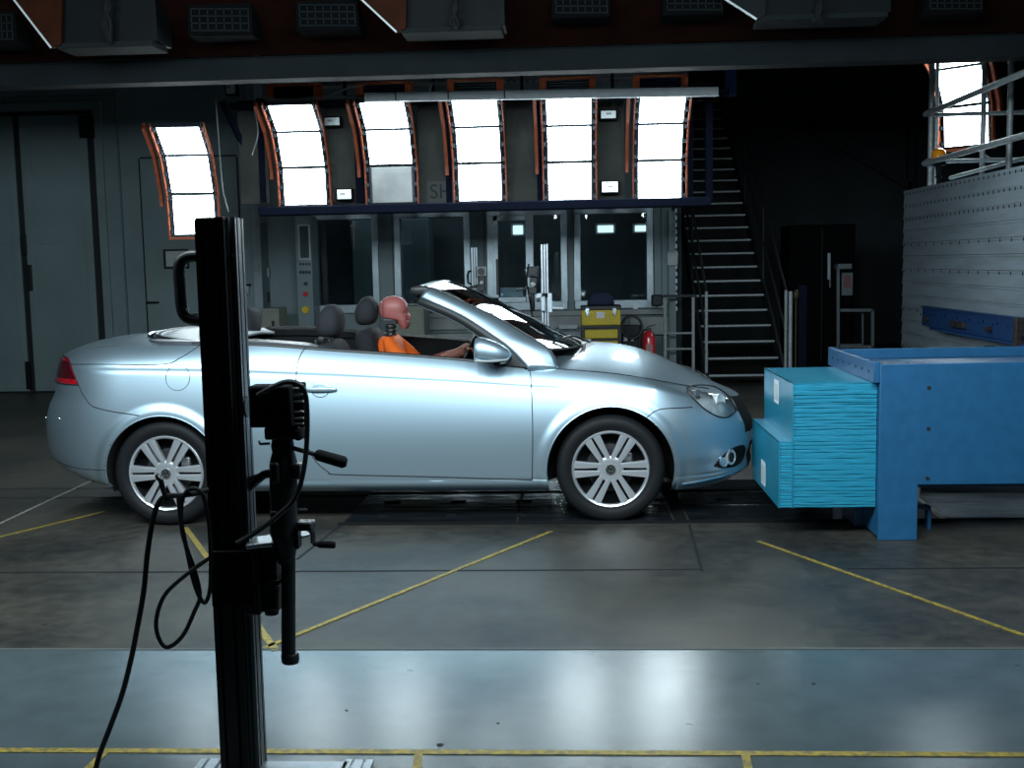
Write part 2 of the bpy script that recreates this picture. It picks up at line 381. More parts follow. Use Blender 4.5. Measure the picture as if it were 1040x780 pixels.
def pane_reflection(px0, py0, px1, py1, lab):  # glowing panels behind the panes imitate lamps reflected in the glass
    mb = MB(); Yq = 16.0; a, b, z0, z1 = pbox(mb, px0, py0, px1, py1, Yq, .02)
    t = thing('reflected_lamp', ((a+b)/2, Yq, z1), lab, 'lamp', 'lit lamps inside the control room')
    MB().box(a-.03, b+.03, Yq+.02, Yq+.1, z0-.02, z1+.03).build('casing', GREYP, t)
    MB().box(a, b, Yq-.005, Yq+.02, z0, z1).build('glow_face', GLOW, t)
pane_reflection(521, 229, 531, 238, 'small glowing panel for a lamp reflection in the narrow window beside the aluminium column')
pane_reflection(607, 229, 623, 236, 'glowing panel for a lamp reflection in the left half of the rightmost window')
pane_reflection(645, 229, 657, 235, 'glowing panel for a lamp reflection in the right corner of the rightmost window')
# worktop with cable trunking under the windows
wt = thing('trunking_bench', (0, YW-.3, 0), 'grey cable trunking and bench rail running along the wall under the windows', 'cable trunking')
for (a, b, y0, y1, d) in ((430, 684, 316, 321, .10), (430, 590, 322, 334, .06), (430, 590, 338, 350, .16), (640, 684, 322, 340, .1)):
    mb = MB(); pbox(mb, a, y0, b, y1, YW-d, d-.002); mb.build('trunking', GREYP, wt, bevel=.005)
mb = MB()
for k in range(6): pbox(mb, 632+9*k, 305, 639+9*k, 313, YW-.05, .045)
mb.build('socket', FRAME, wt)
mb = MB(); pbox(mb, 643, 308, 648, 314, YW-.07, .02); mb.build('white_plug', WHITE, wt)
for q in ((470, 326, 498, 331), (568, 330, 586, 334)): mb = MB(); pbox(mb, *q, YW-.075, .012); mb.build('label_strip', TRAY, wt)
iv = thing('ivory_cabinet', (X(415, 13.2), 13.2, 0), 'ivory grey cabinet standing behind the dummy under the window', 'cabinet')
mb = MB(); a, b, z0, z1 = pbox(mb, 395, 311, 431, 372, 13.3, .5); MB().box(a, b, 13.3, 13.8, 0, z1).build('body', IVORY, iv, bevel=.01)
MB().box(a+.02, b-.02, 13.28, 13.3, .1, z1-.05).build('door', IVORY, iv, bevel=.004)
iv2 = thing('ivory_cabinet', (X(276, 13.2), 13.2, 0), 'small pale cabinet under the wall phone behind the rear seat', 'cabinet')
mb = MB(); a, b, z0, z1 = pbox(mb, 266, 313, 284, 372, 13.3, .5); MB().box(a, b, 13.3, 13.7, 0, z1).build('body', IVORY, iv2, bevel=.01)
MB().box(a+.02, b-.02, 13.28, 13.3, .1, z1-.04).build('door', IVORY, iv2, bevel=.004); MB().box(b-.08, b-.05, 13.26, 13.28, z1-.25, z1-.15).build('lock', BLK, iv2)

# left projecting wall with doors
YL = 13.9
x_corner = X(264, YL)
struct(MB().box(XL, x_corner, YL, YW, 0, 6).build('wall_left_bay', WALLM))
d1 = MB(); Yd = YL - .03
def pb(mb, a, b, c, d, Y, t): pbox(mb, a, b, c, d, Y, t); return mb
xa_, xb_ = X(0, Yd, 250), X(102, Yd, 250)
zt_ = Z(112, Yd, 60); xm_ = X(24, Yd, 250)
fr = MB(); fr.box(xa_-1.4, xb_+.1, YL-.05, YL-.001, zt_, zt_+.1).box(xb_, xb_+.1, YL-.05, YL-.001, 0, zt_)
door = struct(fr.build('door_1', WALLM, bevel=.006))
MB().box(xa_-1.4, xb_, YL-.012, YL-.002, 0, zt_).build('gap', GAP, door)
for (a, b) in ((xa_-1.3, xm_-.04), (xm_+.04, xb_-.09)):
    l = MB().box(a, b, YL-.045, YL-.013, .02, zt_-.06).build('door_leaf', DOORM, door, bevel=.004)
    zc_ = 1.9; mb = MB(); y = YL-.053
    for (p, q, r, s) in ((a+.091, b-.091, zt_-.16, zt_-.1), (a+.091, b-.091, zc_-.02, zc_+.02), (a+.091, b-.091, .06, .12), (a+.02, a+.09, .06, zt_-.1), (b-.09, b-.02, .06, zt_-.1)): mb.box(p, q, y, YL-.045, r, s)
    mb.build('door_rail', DOORM, l, bevel=.003)
MB().box(xm_+.06, xm_+.10, YL-.12, YL-.045, 1.3, 1.62).box(xm_+.0, xm_+.05, YL-.1, YL-.045, 1.75, 2.0).build('door_handle', BLK, door)
MB().box(xb_-.16, xb_+.02, YL-.09, YL-.04, zt_-.35, zt_-.08).build('door_hinge', BLKM, door)
MB().box(xm_-.06, xm_+.0, YL-.08, YL-.045, .05, .4).build('floor_bolt', BLKM, door)
d2x0, d2x1 = X(147, YL, 250), X(244, YL, 250)
door2 = struct(MB().box(d2x0-.02, d2x0, YL-.012, YL-.001, 0, 2.9).box(d2x1, d2x1+.02, YL-.012, YL-.001, 0, 2.9).box(d2x0, d2x1, YL-.012, YL-.001, 2.9, 2.92).build('door_2', GAP))
MB().box(d2x0, d2x1, YL-.02, YL-.001, .01, 2.9).build('door_leaf', DOORM, door2, bevel=.003)
h = at(157, 307, YL); MB().obox((h.x-.08, YL-.07, h.z), (h.x+.08, YL-.07, h.z), .02, .02).cyl((h.x-.06, YL-.07, h.z), (h.x-.06, YL-.02, h.z), .012).build('door_handle', BLKM, door2)
# pipes and trims on the left wall
n_trim += 1; struct(MB().box(x_corner-.08, x_corner+.02, YL-.03, YL, 0, 4.5).build('trim_%d' % n_trim, FRAME))
n_trim += 1; mb = MB(); mb.box(xb_+.28, xb_+.3, YL-.02, YL, 0, 4).box(-8.5, xb_+.3, YL-.02, YL, zt_+.16, zt_+.18); struct(mb.build('trim_%d' % n_trim, ROOMG))
sg = thing('wall_sign', tuple(at(179, 262, YL)), 'small white notice in a black frame on the left wall, beside the black loop', 'sign')
mb = MB(); pbox(mb, 166, 253, 192, 273, YL-.03, .028); mb.build('frame', BLK, sg)
mb = MB(); pbox(mb, 168.5, 255, 189.5, 270.5, YL-.035, .006); mb.build('notice', mat('notice_paper', (.42, .46, .5), .6), sg)
al = thing('wall_box', tuple(at(249, 293, YL)), 'small white box with black lid on the wall right of the pole', 'switch box')
mb = MB(); pbox(mb, 246, 290, 252.5, 299, YL-.07, .068); mb.build('body', GREYP, al, bevel=.01)
mb = MB(); pbox(mb, 245, 288.5, 253.5, 290.5, YL-.08, .078); mb.build('lid', BLKM, al)
# alarm / phone panel px 264-275
ph = thing('alarm_panel', tuple(at(269, 280, YW)), 'red topped white alarm unit with dangling cables on the wall corner', 'alarm')
mb = MB(); pbox(mb, 265, 272, 273, 282, YW-.1, .098); mb.build('body', GREYP, ph, bevel=.01)
mb = MB(); pbox(mb, 265, 268, 271, 272, YW-.1, .098); mb.build('beacon', RED, ph, bevel=.01)
mb = MB()
for k in range(3):
    a = at(266+k*1.5, 250, YW-.05); b = at(267+2.5*k, 312, YW-.05); mb.tube(crom([a, at(270-k, 262, YW-.06), at(266+k, 295, YW-.06), b], 5), .012, 5)
mb.build('cable', BLKM, ph); mb = MB(); pbox(mb, 266, 296, 272, 308, YW-.14, .13); mb.build('receiver', BLK, ph, bevel=.02)
# control cabinet
cc = thing('control_cabinet', tuple(at(309, 390, 13.9)), 'tall grey control cabinet with red and yellow knobs behind the seats', 'cabinet')
mb = MB(); a, b, z0, z1 = pbox(mb, 301.5, 219, 318, 380, 13.9, .35); MB().box(a, b, 13.9, 14.25, 0, z1).build('body', WALLM, cc, bevel=.01)
mb = MB(); pbox(mb, 303, 228, 315, 264, 13.885, .014); mb.build('frame', FRAME, cc); mb = MB(); pbox(mb, 304.5, 229.5, 313.5, 262, 13.88, .01); mb.build('window', ROOMD, cc)
for px, py, m, r in ((311, 288, BLK, .02), (311, 298.5, RED, .03), (311, 314.5, YEL, .045)):
    p = at(px, py, 13.9); MB().cyl(p, p + Vector((0, -.05, 0)), r, 14).build('knob', m, cc)
mb = MB(); 
for k in range(4): pbox(mb, 304+k*3, 267, 306+k*3, 269.5, 13.893, .006); pbox(mb, 304+k*3, 275, 306.5+k*3, 278, 13.893, .006)
mb.build('button_row', BLK, cc)

# dark wall behind the stairs, bracing, right part
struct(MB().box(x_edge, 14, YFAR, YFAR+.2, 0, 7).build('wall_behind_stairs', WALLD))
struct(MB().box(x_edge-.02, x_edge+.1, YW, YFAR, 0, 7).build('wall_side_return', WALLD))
n_trim += 1; mb = MB()
for (p, q, r, s) in ((810, 112, 925, 64), (815, 125, 925, 190), (820, 128, 1035, 124), (925, 60, 925, 330)):
    mb.obox(at(p, q, YFAR-.12), at(r, s, YFAR-.12), .12, .12)
struct(mb.build('trim_%d' % n_trim, mat('bracing_steel', (.014, .018, .022), .6)))
# slotted steel column at right end of window wall
cl = thing('steel_column', (X(680, 13.9), 13.9, 0), 'pale slotted steel column at the right end of the window wall', 'column')
a = X(679, 13.9); b = X(686.5, 13.9); zc2 = Z(214, 13.9, 680)
MB().box(a, b, 13.9, 14.02, 0, zc2).build('post', WALLM, cl, bevel=.004)
mb = MB(); z = .9
while z < zc2: mb.box(b-.006, b+.012, 13.885, 13.905, z, z+.05); z += .085
mb.build('perforation', FRAME, cl); MB().box(a-.02, b+.02, 13.86, 13.9, 1.45, 1.62).build('clamp', GREYP, cl, bevel=.01)
# ================================================================== LAMP BANKS
TILT = [math.radians(a) for a in (5, 27, 55)]
def arcpt(d, off=0.0):     # distance d along the arc, returns (y, z) relative, offset off towards the front
    y = z = 0; 
    for k, t in enumerate(TILT):
        s = min(d, .395) if k < 2 else d
        y -= math.sin(t)*s; z += math.cos(t)*s; d -= s
        if d <= 1e-6 or k == 2: return (y - math.cos(t)*off, z - math.sin(t)*off)
def lamp_column(loc, label, group, rails=True):
    t = thing('lamp_column', loc, label, 'lamp', group); L = Vector(loc)
    W = .21
    for k, a in enumerate(TILT):
        d0 = .395*k + .02; d1 = d0 + .356
        P = lambda x, d, off: Vector((x, d[0], d[1])) + L
        def pl(d, off):
            y, z = arcpt(min(d, .395*(k+1) - .001), 0); 
            return (y - math.cos(a)*off, z - math.sin(a)*off)
        cs = MB(); 
        q = [pl(d0, 0), pl(d1, 0)]; f = [pl(d0, .05), pl(d1, .05)]; 
        vs = [P(-W-.012, q[0], 0), P(W+.012, q[0], 0), P(W+.012, q[1], 0), P(-W-.012, q[1], 0), P(-W-.012, f[0], 0), P(W+.012, f[0], 0), P(W+.012, f[1], 0), P(-W-.012, f[1], 0)]
        cs.add(vs, [(0,3,2,1),(4,5,6,7),(0,1,5,4),(1,2,6,5),(2,3,7,6),(3,0,4,7)])
        for sx in (-1, 1):
            for dd in (d0 + .03, (d0+d1)/2, d1 - .03):
                c = pl(dd, .05); cs.box(L.x + sx*(W+.03)-.014, L.x + sx*(W+.03)+.014, L.y + c[0]-.02, L.y + c[0]+.03, L.z + c[1]-.018, L.z + c[1]+.018)
        lamp = cs.build('lamp', CAS, t)
        g = [pl(d0+.006, .052), pl(d1-(.006, .012, .004)[k], .052), pl(d1-(.010, .020, .006)[k], .060), pl(d0+(.006, .012, .02)[k], .060)]; gl = MB()
        w2 = W - .004
        vs = [P(-w2, g[0], 0), P(w2, g[0], 0), P(w2, g[1], 0), P(-w2, g[1], 0), P(-w2+.01, g[3], 0), P(w2-.01, g[3], 0), P(w2-.01, g[2], 0), P(-w2+.01, g[2], 0)]
        gl.add(vs, [(0,3,2,1),(4,5,6,7),(0,1,5,4),(1,2,6,5),(2,3,7,6),(3,0,4,7)]); gl.build('lamp_front', LAMPM, lamp)
    ds = np.linspace(0, 1.2, 14)
    for (x, w, m) in ((-.318, .030, ORA), (-.258, .014, ORA), (.258, .014, ORA)):
        r = MB(); lo = .22 if x < -.3 else 0; dd = [d for d in ds if d >= lo]
        rows = []
        for off0, sx in ((.03, -1), (.09, -1), (.09, 1), (.03, 1), (.03, -1)):
            rows.append([Vector((x + sx*w/2, *arcpt(d, off0))) + L for d in dd])
        r.grid(rows, smooth=False); r.build('side_rail', m, t)
    b = MB(); b.box(L.x-.27, L.x+.27, L.y-.08, L.y-.02, L.z-.03, L.z-.005); b.build('bottom_rail', ORA, t)
    return t
YB = 11.2
grp = None
labs = ['leftmost lamp column of the long bank, three lit lamps between orange rails',
        'lamp column whose lowest lamp is off and grey, second in the long bank',
        'middle lamp column of the long bank, right of the one with a dead lamp',
        'lamp column between the two pairs of small grey floodlights, fourth in the long bank',
        'rightmost lamp column of the long bank, beside the staircase']
cols = []; proto = None
for i, (px, py) in enumerate(((312, 210), (400, 208), (488.5, 206), (579, 205), (669.5, 203.5))):
    p = at(px, py, YB)
    if i == 0: proto = lamp_column(tuple(p), labs[0], 'lit lamp columns'); index_children(proto); c = proto
    else: c = dup(proto, loc=tuple(p), label=labs[i])
    cols.append(c)
    if i == 1:
        off = [o for o in COL.objects if o.parent == c and o.name.startswith('lamp')][0]
        off['label'] = 'switched off lamp with plain grey front'
        for ch in [o for o in COL.objects if o.parent == off]:
            ch.data = ch.data.copy(); ch.data.materials.clear(); ch.data.materials.append(mat('dead_lamp_grey', (.34, .36, .36), .35, .5, nscale=5, namt=.2))
pL = at(200, 240, 11.0); dup(proto, loc=tuple(pL), rz=math.radians(5), label='separate lit lamp column hanging at the left above the black pole').scale = (.95, 1, 1.08)
pR = at(984, 150, 13.0); rr = dup(proto, loc=tuple(pR), rz=math.radians(-44), label='separate lit lamp column at the right behind the scaffold tubes'); rr.scale = (-1.2, 1.2, 1.2)
# frame of the long bank
fr = thing('lamp_bank_frame', tuple(at(480, 212, YB+.1)), 'long navy steel frame with dark boards that carries the lamp columns', 'lamp frame')
mb = MB(); pbox(mb, 232, 97, 742, 103, YB-.15, .15); mb.build('top_beam', NAVY, fr, bevel=.01)
mb = MB(); pbox(mb, 262, 205, 722, 214, YB-.12, .2); mb.build('bottom_beam', NAVY, fr, bevel=.01)
for (a, b, dx) in ((243, 272, 0), (331, 360, 0), (425, 452, 0), (514, 545, 0), (604, 634, 0)):
    mb = MB(); pbox(mb, a, 102, b, 207, YB+.1, .03); mb.build('back_board', PANEL, fr)
for (a, b) in ((360, 368), (452, 458), (545, 551), (698, 704), (262, 268), (717, 724), (738, 748)):
    mb = MB(); pbox(mb, a, 70 if a == 738 else 100, b, 97 if a == 738 else 206, YB+.08, .1); mb.build('upright', BLUE2 if a == 738 else NAVY, fr)
for px in (350, 440, 530, 622, 700): MB().obox(at(px, 97, YB+.15), at(px, 70, YB+.15), .03, .03).build('bracket', NAVY, fr)
MB().obox(at(225, 103, YB), at(258, 170, YB+.2), .05, .05).build('brace', NAVY, fr)
p = at(448, 195, YB+.088); text_mesh('SH', .2, p, mat('letter_green_black', (.012, .022, .02), .7), 'painted_letters', fr)
mb = MB(); pbox(mb, 434, 184, 462, 207, YB+.092, .006); mb.build('letter_board', mat('letter_board_grey', (.07, .08, .08), .7), fr)
tr = thing('cable_tray', tuple(at(550, 97, YB-.25)), 'long pale grey cable tray above the lamp columns', 'cable tray')
A = at(371, 99, YB-.72); B = at(729, 93, YB-.72)
MB().obox(A, B, .1, .075).build('tray', TRAY, tr, bevel=.006); 
MB().obox(A + Vector((0, -.06, -.045)), B + Vector((0, -.06, -.045)), .03, .008).build('lip', TRAY, tr)
mb = MB()
for f in (.09, .24, .4): p = A.lerp(B, f); mb.box(p.x-.006, p.x+.006, p.y-.056, p.y-.05, p.z-.038, p.z+.038)
mb.build('strap', BLK, tr)
tr2 = thing('upper_cable_tray', tuple(at(520, 75, YB+.3)), 'dim perforated cable tray just under the grey crossbeam', 'cable tray')
mb = MB(); pbox(mb, 300, 76, 700, 82, YB+.3, .2); mb.build('tray', GREYP, tr2)
for px in (320, 500, 680): q = at(px, 76, YB+.4); MB().box(q.x-.01, q.x+.01, YB+.39, YB+.41, q.z, 7.99).build('hanger_rod', GREYP, tr2)
mb = MB()
for k in range(60): pbox(mb, 300+k*6.5, 80, 303+k*6.5, 83.5, YB+.29, .01)
mb.build('perforation', FRAME, tr2)
tops = ['leftmost', 'second', 'third', 'fourth', 'rightmost']
for i, (a, b, y) in enumerate(((270, 325, 85), (361, 418, 83), (454, 511, 80), (548, 605, 78), (643, 699, 76))):
    t = thing('orange_lamp_box', tuple(at((a+b)/2, y+14, YB-.1)), 'dark lamp box with orange frame above the bank, %s of the five' % tops[i], 'lamp', 'orange framed boxes above the bank')
    mb = MB(); pbox(mb, a, y, b, y+2, YB-.05, .2); pbox(mb, a, y+2, a+7, y+14, YB-.05, .2); pbox(mb, b-7, y+2, b, y+14, YB-.05, .2); mb.build('frame', ORA2, t, bevel=.004)
    mb = MB(); pbox(mb, a+7, y+2, b-7, y+14, YB+.02, .08); mb.build('lamp_front', NAVY, t)
    mb = MB()
    for k in range(4): pbox(mb, a+8, y+3+k*2.6, b-8, y+3.6+k*2.6, YB+.0, .02)
    mb.build('louvre', FRAME if i in (2, 3) else BLUE2, t)
fd = [((328, 118, 346, 129), 'small pale floodlight near the top, right of the leftmost lamp column'), ((341, 191, 358, 204), 'small grey floodlight near the bottom, right of the leftmost lamp column'),
      ((609, 111, 627, 122), 'small floodlight near the top between the two right lamp columns'), ((610, 183, 629, 197), 'small square floodlight near the bottom between the two right lamp columns'), ((228, 82, 240, 97), 'small white junction lamp at the left end of the navy top beam')]
for (q, lab) in fd:
    c = at((q[0]+q[2])/2, (q[1]+q[3])/2, YB); t = thing('floodlight', tuple(c), lab, 'floodlight')
    mb = MB(); pbox(mb, *q, YB-.06, .1); mb.build('casing', BLKM, t, bevel=.01)
    mb = MB(); pbox(mb, q[0]+1.5, q[1]+1.5, q[2]-1.5, q[3]-2, YB-.075, .014); mb.build('lamp_front', mat('floodlight_front', (.62, .68, .7), .3, .4) if 'floodlight_front' not in MATS else MATS['floodlight_front'], t)
    mb = MB(); mb.obox((c.x-.025, YB-.08, c.z), (c.x+.025, YB-.08, c.z), .01, .02); mb.build('bulb', STEEL, t)
cb = MB()
for pts in (((262, 98), (290, 101), (330, 98), (372, 100)), ((330, 99), (352, 90), (372, 86)), ((219, 100), (222, 140), (226, 190), (232, 215)), ((258, 108), (262, 135), (256, 158)), ((415, 93), (432, 96), (440, 84))):
    cb.tube(crom([at(x, y, YB-.2) for x, y in pts], 6), .007, 6)
tag(cb.build('loose_cable', GREYP), 'thin grey cables sagging around the left end of the lamp bank', 'cable')

# ---- overhead crossbeam and ceiling rig
gb = thing('crossbeam', (0, 8.8, 2.97), 'wide grey steel crossbeam spanning the hall overhead', 'beam')
MB().box(-8, 8, 8.8, 9.0, 2.975, 3.135).build('beam_web', BEAM, gb, bevel=.004)
MB().box(-8, 8, 8.79, 9.0, 3.135, 3.15).build('beam_flange', BEAM, gb)
rig = thing('ceiling_lamp_rig', (0, 8, 3.4), 'dark orange overhead lamp rig above the crossbeam, switched off', 'lamp rig')
mb = MB(); mb.add([(-7, 8.72, 3.14), (7, 8.72, 3.14), (7, 7.2, 3.75), (-7, 7.2, 3.75), (-7, 8.76, 3.18), (7, 8.76, 3.18), (7, 7.24, 3.79), (-7, 7.24, 3.79)], [(0,3,2,1),(4,5,6,7),(0,1,5,4),(1,2,6,5),(2,3,7,6),(3,0,4,7)])
mb.build('orange_board', ORAD, rig)
GAPB = mat('sooty_black', (.0025, .003, .0035), .9, spec=.05)
def rigbox(a, b, y0, y1):
    Yr = 8.1
    mb = MB(); pbox(mb, a, y0, b, y1, Yr, .25); o = mb.build('lamp_housing', GAPB, rig, bevel=.01)
    mb = MB(); n = 7
    for k in range(n+1): x = a + 4 + (b-a-8)*k/n; mb.obox(at(x, y0+6, Yr-.01), at(x+1, y1-4, Yr-.01), .008, .008)
    for k in range(4): y = y0 + 7 + (y1-y0-12)*k/3; mb.obox(at(a+4, y, Yr-.01), at(b-4, y, Yr-.01), .008, .008)
    mb.build('grille', BEAM, o)
for q in ((190, 256, 2, 36), (300, 364, -2, 31), (560, 620, -14, 18), (673, 736, -16, 15), (-30, 16, 8, 45), (940, 1000, -16, 14), (850, 905, -16, 14)): rigbox(*q)
def hanger(a, b, yb, mid):
    Yh = 7.9
    t = thing('hanging_lamp_unit', tuple(at((a+b)/2, yb, Yh)), {45: 'dark hanging lamp unit with orange cheek and white edge at the upper left corner', 395: 'dark hanging lamp unit right of centre at the top edge', 760: 'dark hanging lamp unit at the top edge above the staircase'}[a], 'lamp')
    mb = MB(); pbox(mb, a+14, -30, b, yb-6, Yh+.05, .3); mb.build('housing', mat('dim_steel_%d' % a, (.004, .006, .007), .6, nscale=4, namt=.2, spec=.12), t)
    mb = MB(); pbox(mb, a+12, yb-7, b-3, yb-1, Yh, .3); mb.build('bottom_tray', BEAM, t, bevel=.005)
    v = [at(a-36, -8, Yh-.02), at(a+18, -8, Yh-.02), at(a+17, yb-4, Yh-.02), at(a+8, yb, Yh-.02)]
    mb = MB(); vs = [tuple(p) for p in v] + [tuple(p + Vector((0, .03, 0))) for p in v]
    mb.add(vs, [(0,1,2,3),(7,6,5,4),(0,4,5,1),(1,5,6,2),(2,6,7,3),(3,7,4,0)]); mb.build('cheek_plate', mat('dark_orange_cheek_%d' % a, (.026, .007, .003), .7, nscale=9, namt=.2, spec=.08) if a < 700 else BEAM, t)
    mb = MB(); mb.obox(v[0] + Vector((0, -.015, 0)), v[3] + Vector((0, -.015, 0)), .012, .012); mb.build('edge_strip', TRAY, t)
    mb = MB(); 
    for k in range(3): mb.tube(crom([at(mid+k*4, -10, Yh-.05), at(mid+4-k*2, 8, Yh-.09), at(mid-3+k*4, 22, Yh-.06), at(mid+5, yb-5, Yh-.05)], 5), .016, 6)
    mb.build('cable', BLKM, t)
hanger(45, 158, 49, 107); hanger(395, 512, 33, 460); hanger(760, 905, 20, 830)

# ================================================================== RIGHT: BARRIER WALL, STAND, SCAFFOLD
XW = 3.62
bw = thing('barrier_block', (XW+.6, 9, 0), 'large barrier block clad in silver slotted aluminium planks at the right', 'barrier')
def fit(px, x, py=262):
    d = RM @ Vector(((px-520)/FPX, -(py-390)/FPX, -1)); return x * d.y / d.x
YN0, YN1 = 5.2, fit(918, XW)
MB().box(XW+.02, XW+2.4, YN0, YN1, 0, 2.18).build('core', STRG, bw)
nz = 16; ph_ = 2.2/nz
for k in range(nz):
    z0 = k*ph_; mb = MB()
    prof = [(XW-.012, z0+.002), (XW-.004, z0+ph_-.026), (XW-.016, z0+ph_-.020), (XW-.016, z0+ph_-.002), (XW+.02, z0+ph_-.004), (XW+.02, z0+.004)]
    mb.prism([(a, b) for a, b in prof], YN0, YN1, 'y'); mb.build('plank', SHEET, bw)
mb = MB()
for k in range(nz):
    z = k*ph_ + ph_ - .022; y = YN0 + .05; j = nz-1-k
    if j in (0, 1, 2, 4, 6, 9, 12):
        while y < YN1: mb.box(XW-.0175, XW-.0155, y, y+.018, z-.014, z+.014); y += .12 if j < 3 else .25
mb.build('slot', BLKM, bw, kind='stuff')
MB().box(XW-.01, XW+2.4, YN0, YN1, 2.2, 2.215).build('top_plate', SHEET, bw)
MB().box(XW-.045, XW-.034, 8.7, 8.715, 2.0, 2.2).build('joint', BLKM, bw)
# blue channel beam clamped to the block
cbm = thing('blue_channel_beam', (XW-.1, 9, 1.0), 'deep blue channel beam bolted along the silver barrier block', 'beam')
y1 = 11.6; zA, zB = .81, .995
MB().box(XW-.09, XW-.045, 6.4, y1, zA, zB).build('web', BLUE2, cbm, bevel=.004)
MB().box(XW-.14, XW-.045, 6.4, y1-.4, zA-.02, zA).box(XW-.11, XW-.045, 6.4, y1, zB, zB+.012).build('flange', BLUE2, cbm)
mb = MB()
for y in np.arange(6.6, y1, .33): mb.cyl((XW-.092, y, zB-.06), (XW-.086, y, zB-.06), .013, 8); mb.cyl((XW-.092, y+.1, zA+.11), (XW-.086, y+.1, zA+.11), .01, 8)
mb.build('bolt_hole', BLKM, cbm)
for y in (7.3, 8.1, 8.9, 9.7, 10.5, 11.4): MB().cyl((XW-.13, y, zA+.07), (XW-.09, y, zA+.07), .028, 6).cyl((XW-.15, y, zA+.07), (XW-.13, y, zA+.07), .014, 8).build('bolt', DISCM, cbm)
for y in (8.72, 8.96): MB().box(XW-.17, XW-.09, y, y+.07, zA-.08, zB+.02).build('clamp', mat('rusty_clamp', (.06, .05, .05), .6, .5, nscale=30, namt=.5), cbm, bevel=.006)
for y, z in ((9.4, zA-.1), (10.3, zA+.07)): MB().box(XW-.13, XW-.05, y, y+.35, z-.03, z+.03).build('toothed_block', DISCM, cbm, bevel=.008)
# blue barrier stand
YS0, YS1 = 5.98, 7.02
xs0 = at(893, 450, YS0).x; ztS = at(950, 369, YS0).z; zb_ = at(980, 492, YS0).z; xleg = at(932, 520, YS0).x
st = thing('barrier_stand', (xs0, YS0, 0), 'heavy blue steel stand carrying the turquoise foam block', 'stand')
MB().prism([(xs0, 0), (xleg, 0), (xleg, zb_), (XW-.1, zb_), (XW-.1, ztS), (xs0, ztS)], YS0, YS0+.02).build('side_plate', BLUE, st, bevel=.004)
MB().prism([(xs0, 0), (xleg, 0), (xleg, zb_), (XW-.1, zb_), (XW-.1, ztS), (xs0, ztS)], YS1-.02, YS1).build('side_plate', BLUE, st, bevel=.004)
MB().box(xs0, xs0+.02, YS0+.02, YS1-.02, 0.02, ztS).build('front_plate', BLUE, st)
MB().box(xleg-.02, xleg, YS0+.02, YS0+.2, 0, zb_).box(xs0+.02, xleg-.02, YS0+.18, YS0+.2, 0, zb_).build('leg_plate', BLUE, st)
MB().box(xs0+.02, XW-.1, YS0+.02, YS1-.02, ztS-.07, ztS-.055).build('deck_plate', BLUE, st)
MB().box(xs0-.035, xs0+.0, YS0-.002, YS1+.02, ztS-.10, ztS+.012).build('flange', BLUE, st, bevel=.004)
mb = MB()
for k in range(7): y = YS0 + .1 + k*.14; mb.cyl((xs0-.037, y, ztS-.045), (xs0-.034, y, ztS-.045), .009, 8)
mb.build('flange_hole', GAP, st)
mb = MB()
for px, py in ((943.5, 394), (943, 435.5), (942, 486)): q = at(px, py, YS0); mb.cyl((q.x, YS0-.002, q.z), (q.x, YS0+.001, q.z), .011, 12)
mb.build('plate_hole', GAP, st)
MB().box(xleg+.002, XW-.1, YS0+.021, YS0+.14, zb_-.015, zb_).build('bottom_flange', BLUE, st)
MB().box(xs0-.05, xs0+.0, YS0+.3, YS0+.6, .0, .16).build('foot_block', BLUE, st, bevel=.004)
for xx in (xleg+.05, XW-.75):
    MB().box(xx, xx+.09, YS0+.25, YS0+.3, .11, .13).box(xx+.08, xx+.10, YS0+.25, YS0+.3, .0, .13).build('bracket', BLUE, st)
mb = MB()
for k in range(18):
    x = xs0+.06+random.random()*.3; y = YS0+.15+random.random()*.5; mb.obox((x, y, ztS-.05), (x+.03+random.random()*.03, y+random.uniform(-.03,.03), ztS-.045), .01, .008)
tag(mb.build('metal_scraps', STEEL), 'few small metal scraps lying on the blue stand', 'scraps')
# lower rail assembly behind the stand
lr = thing('floor_rail', (2.6, 7.3, 0), 'shiny floor rail under the blue stand', 'rail')
MB().box(2.14, XW-.05, 6.45, 7.66, 0, .012).build('rail_plate', mat('bright_wet_steel', (.25, .29, .31), .22, .7, nscale=9, namt=.6, bump=.3, stretch=(.4, 2, 1)), lr)
MB().box(2.2, XW-.2, 7.2, 7.28, .012, .06).build('rail', STEEL, lr)
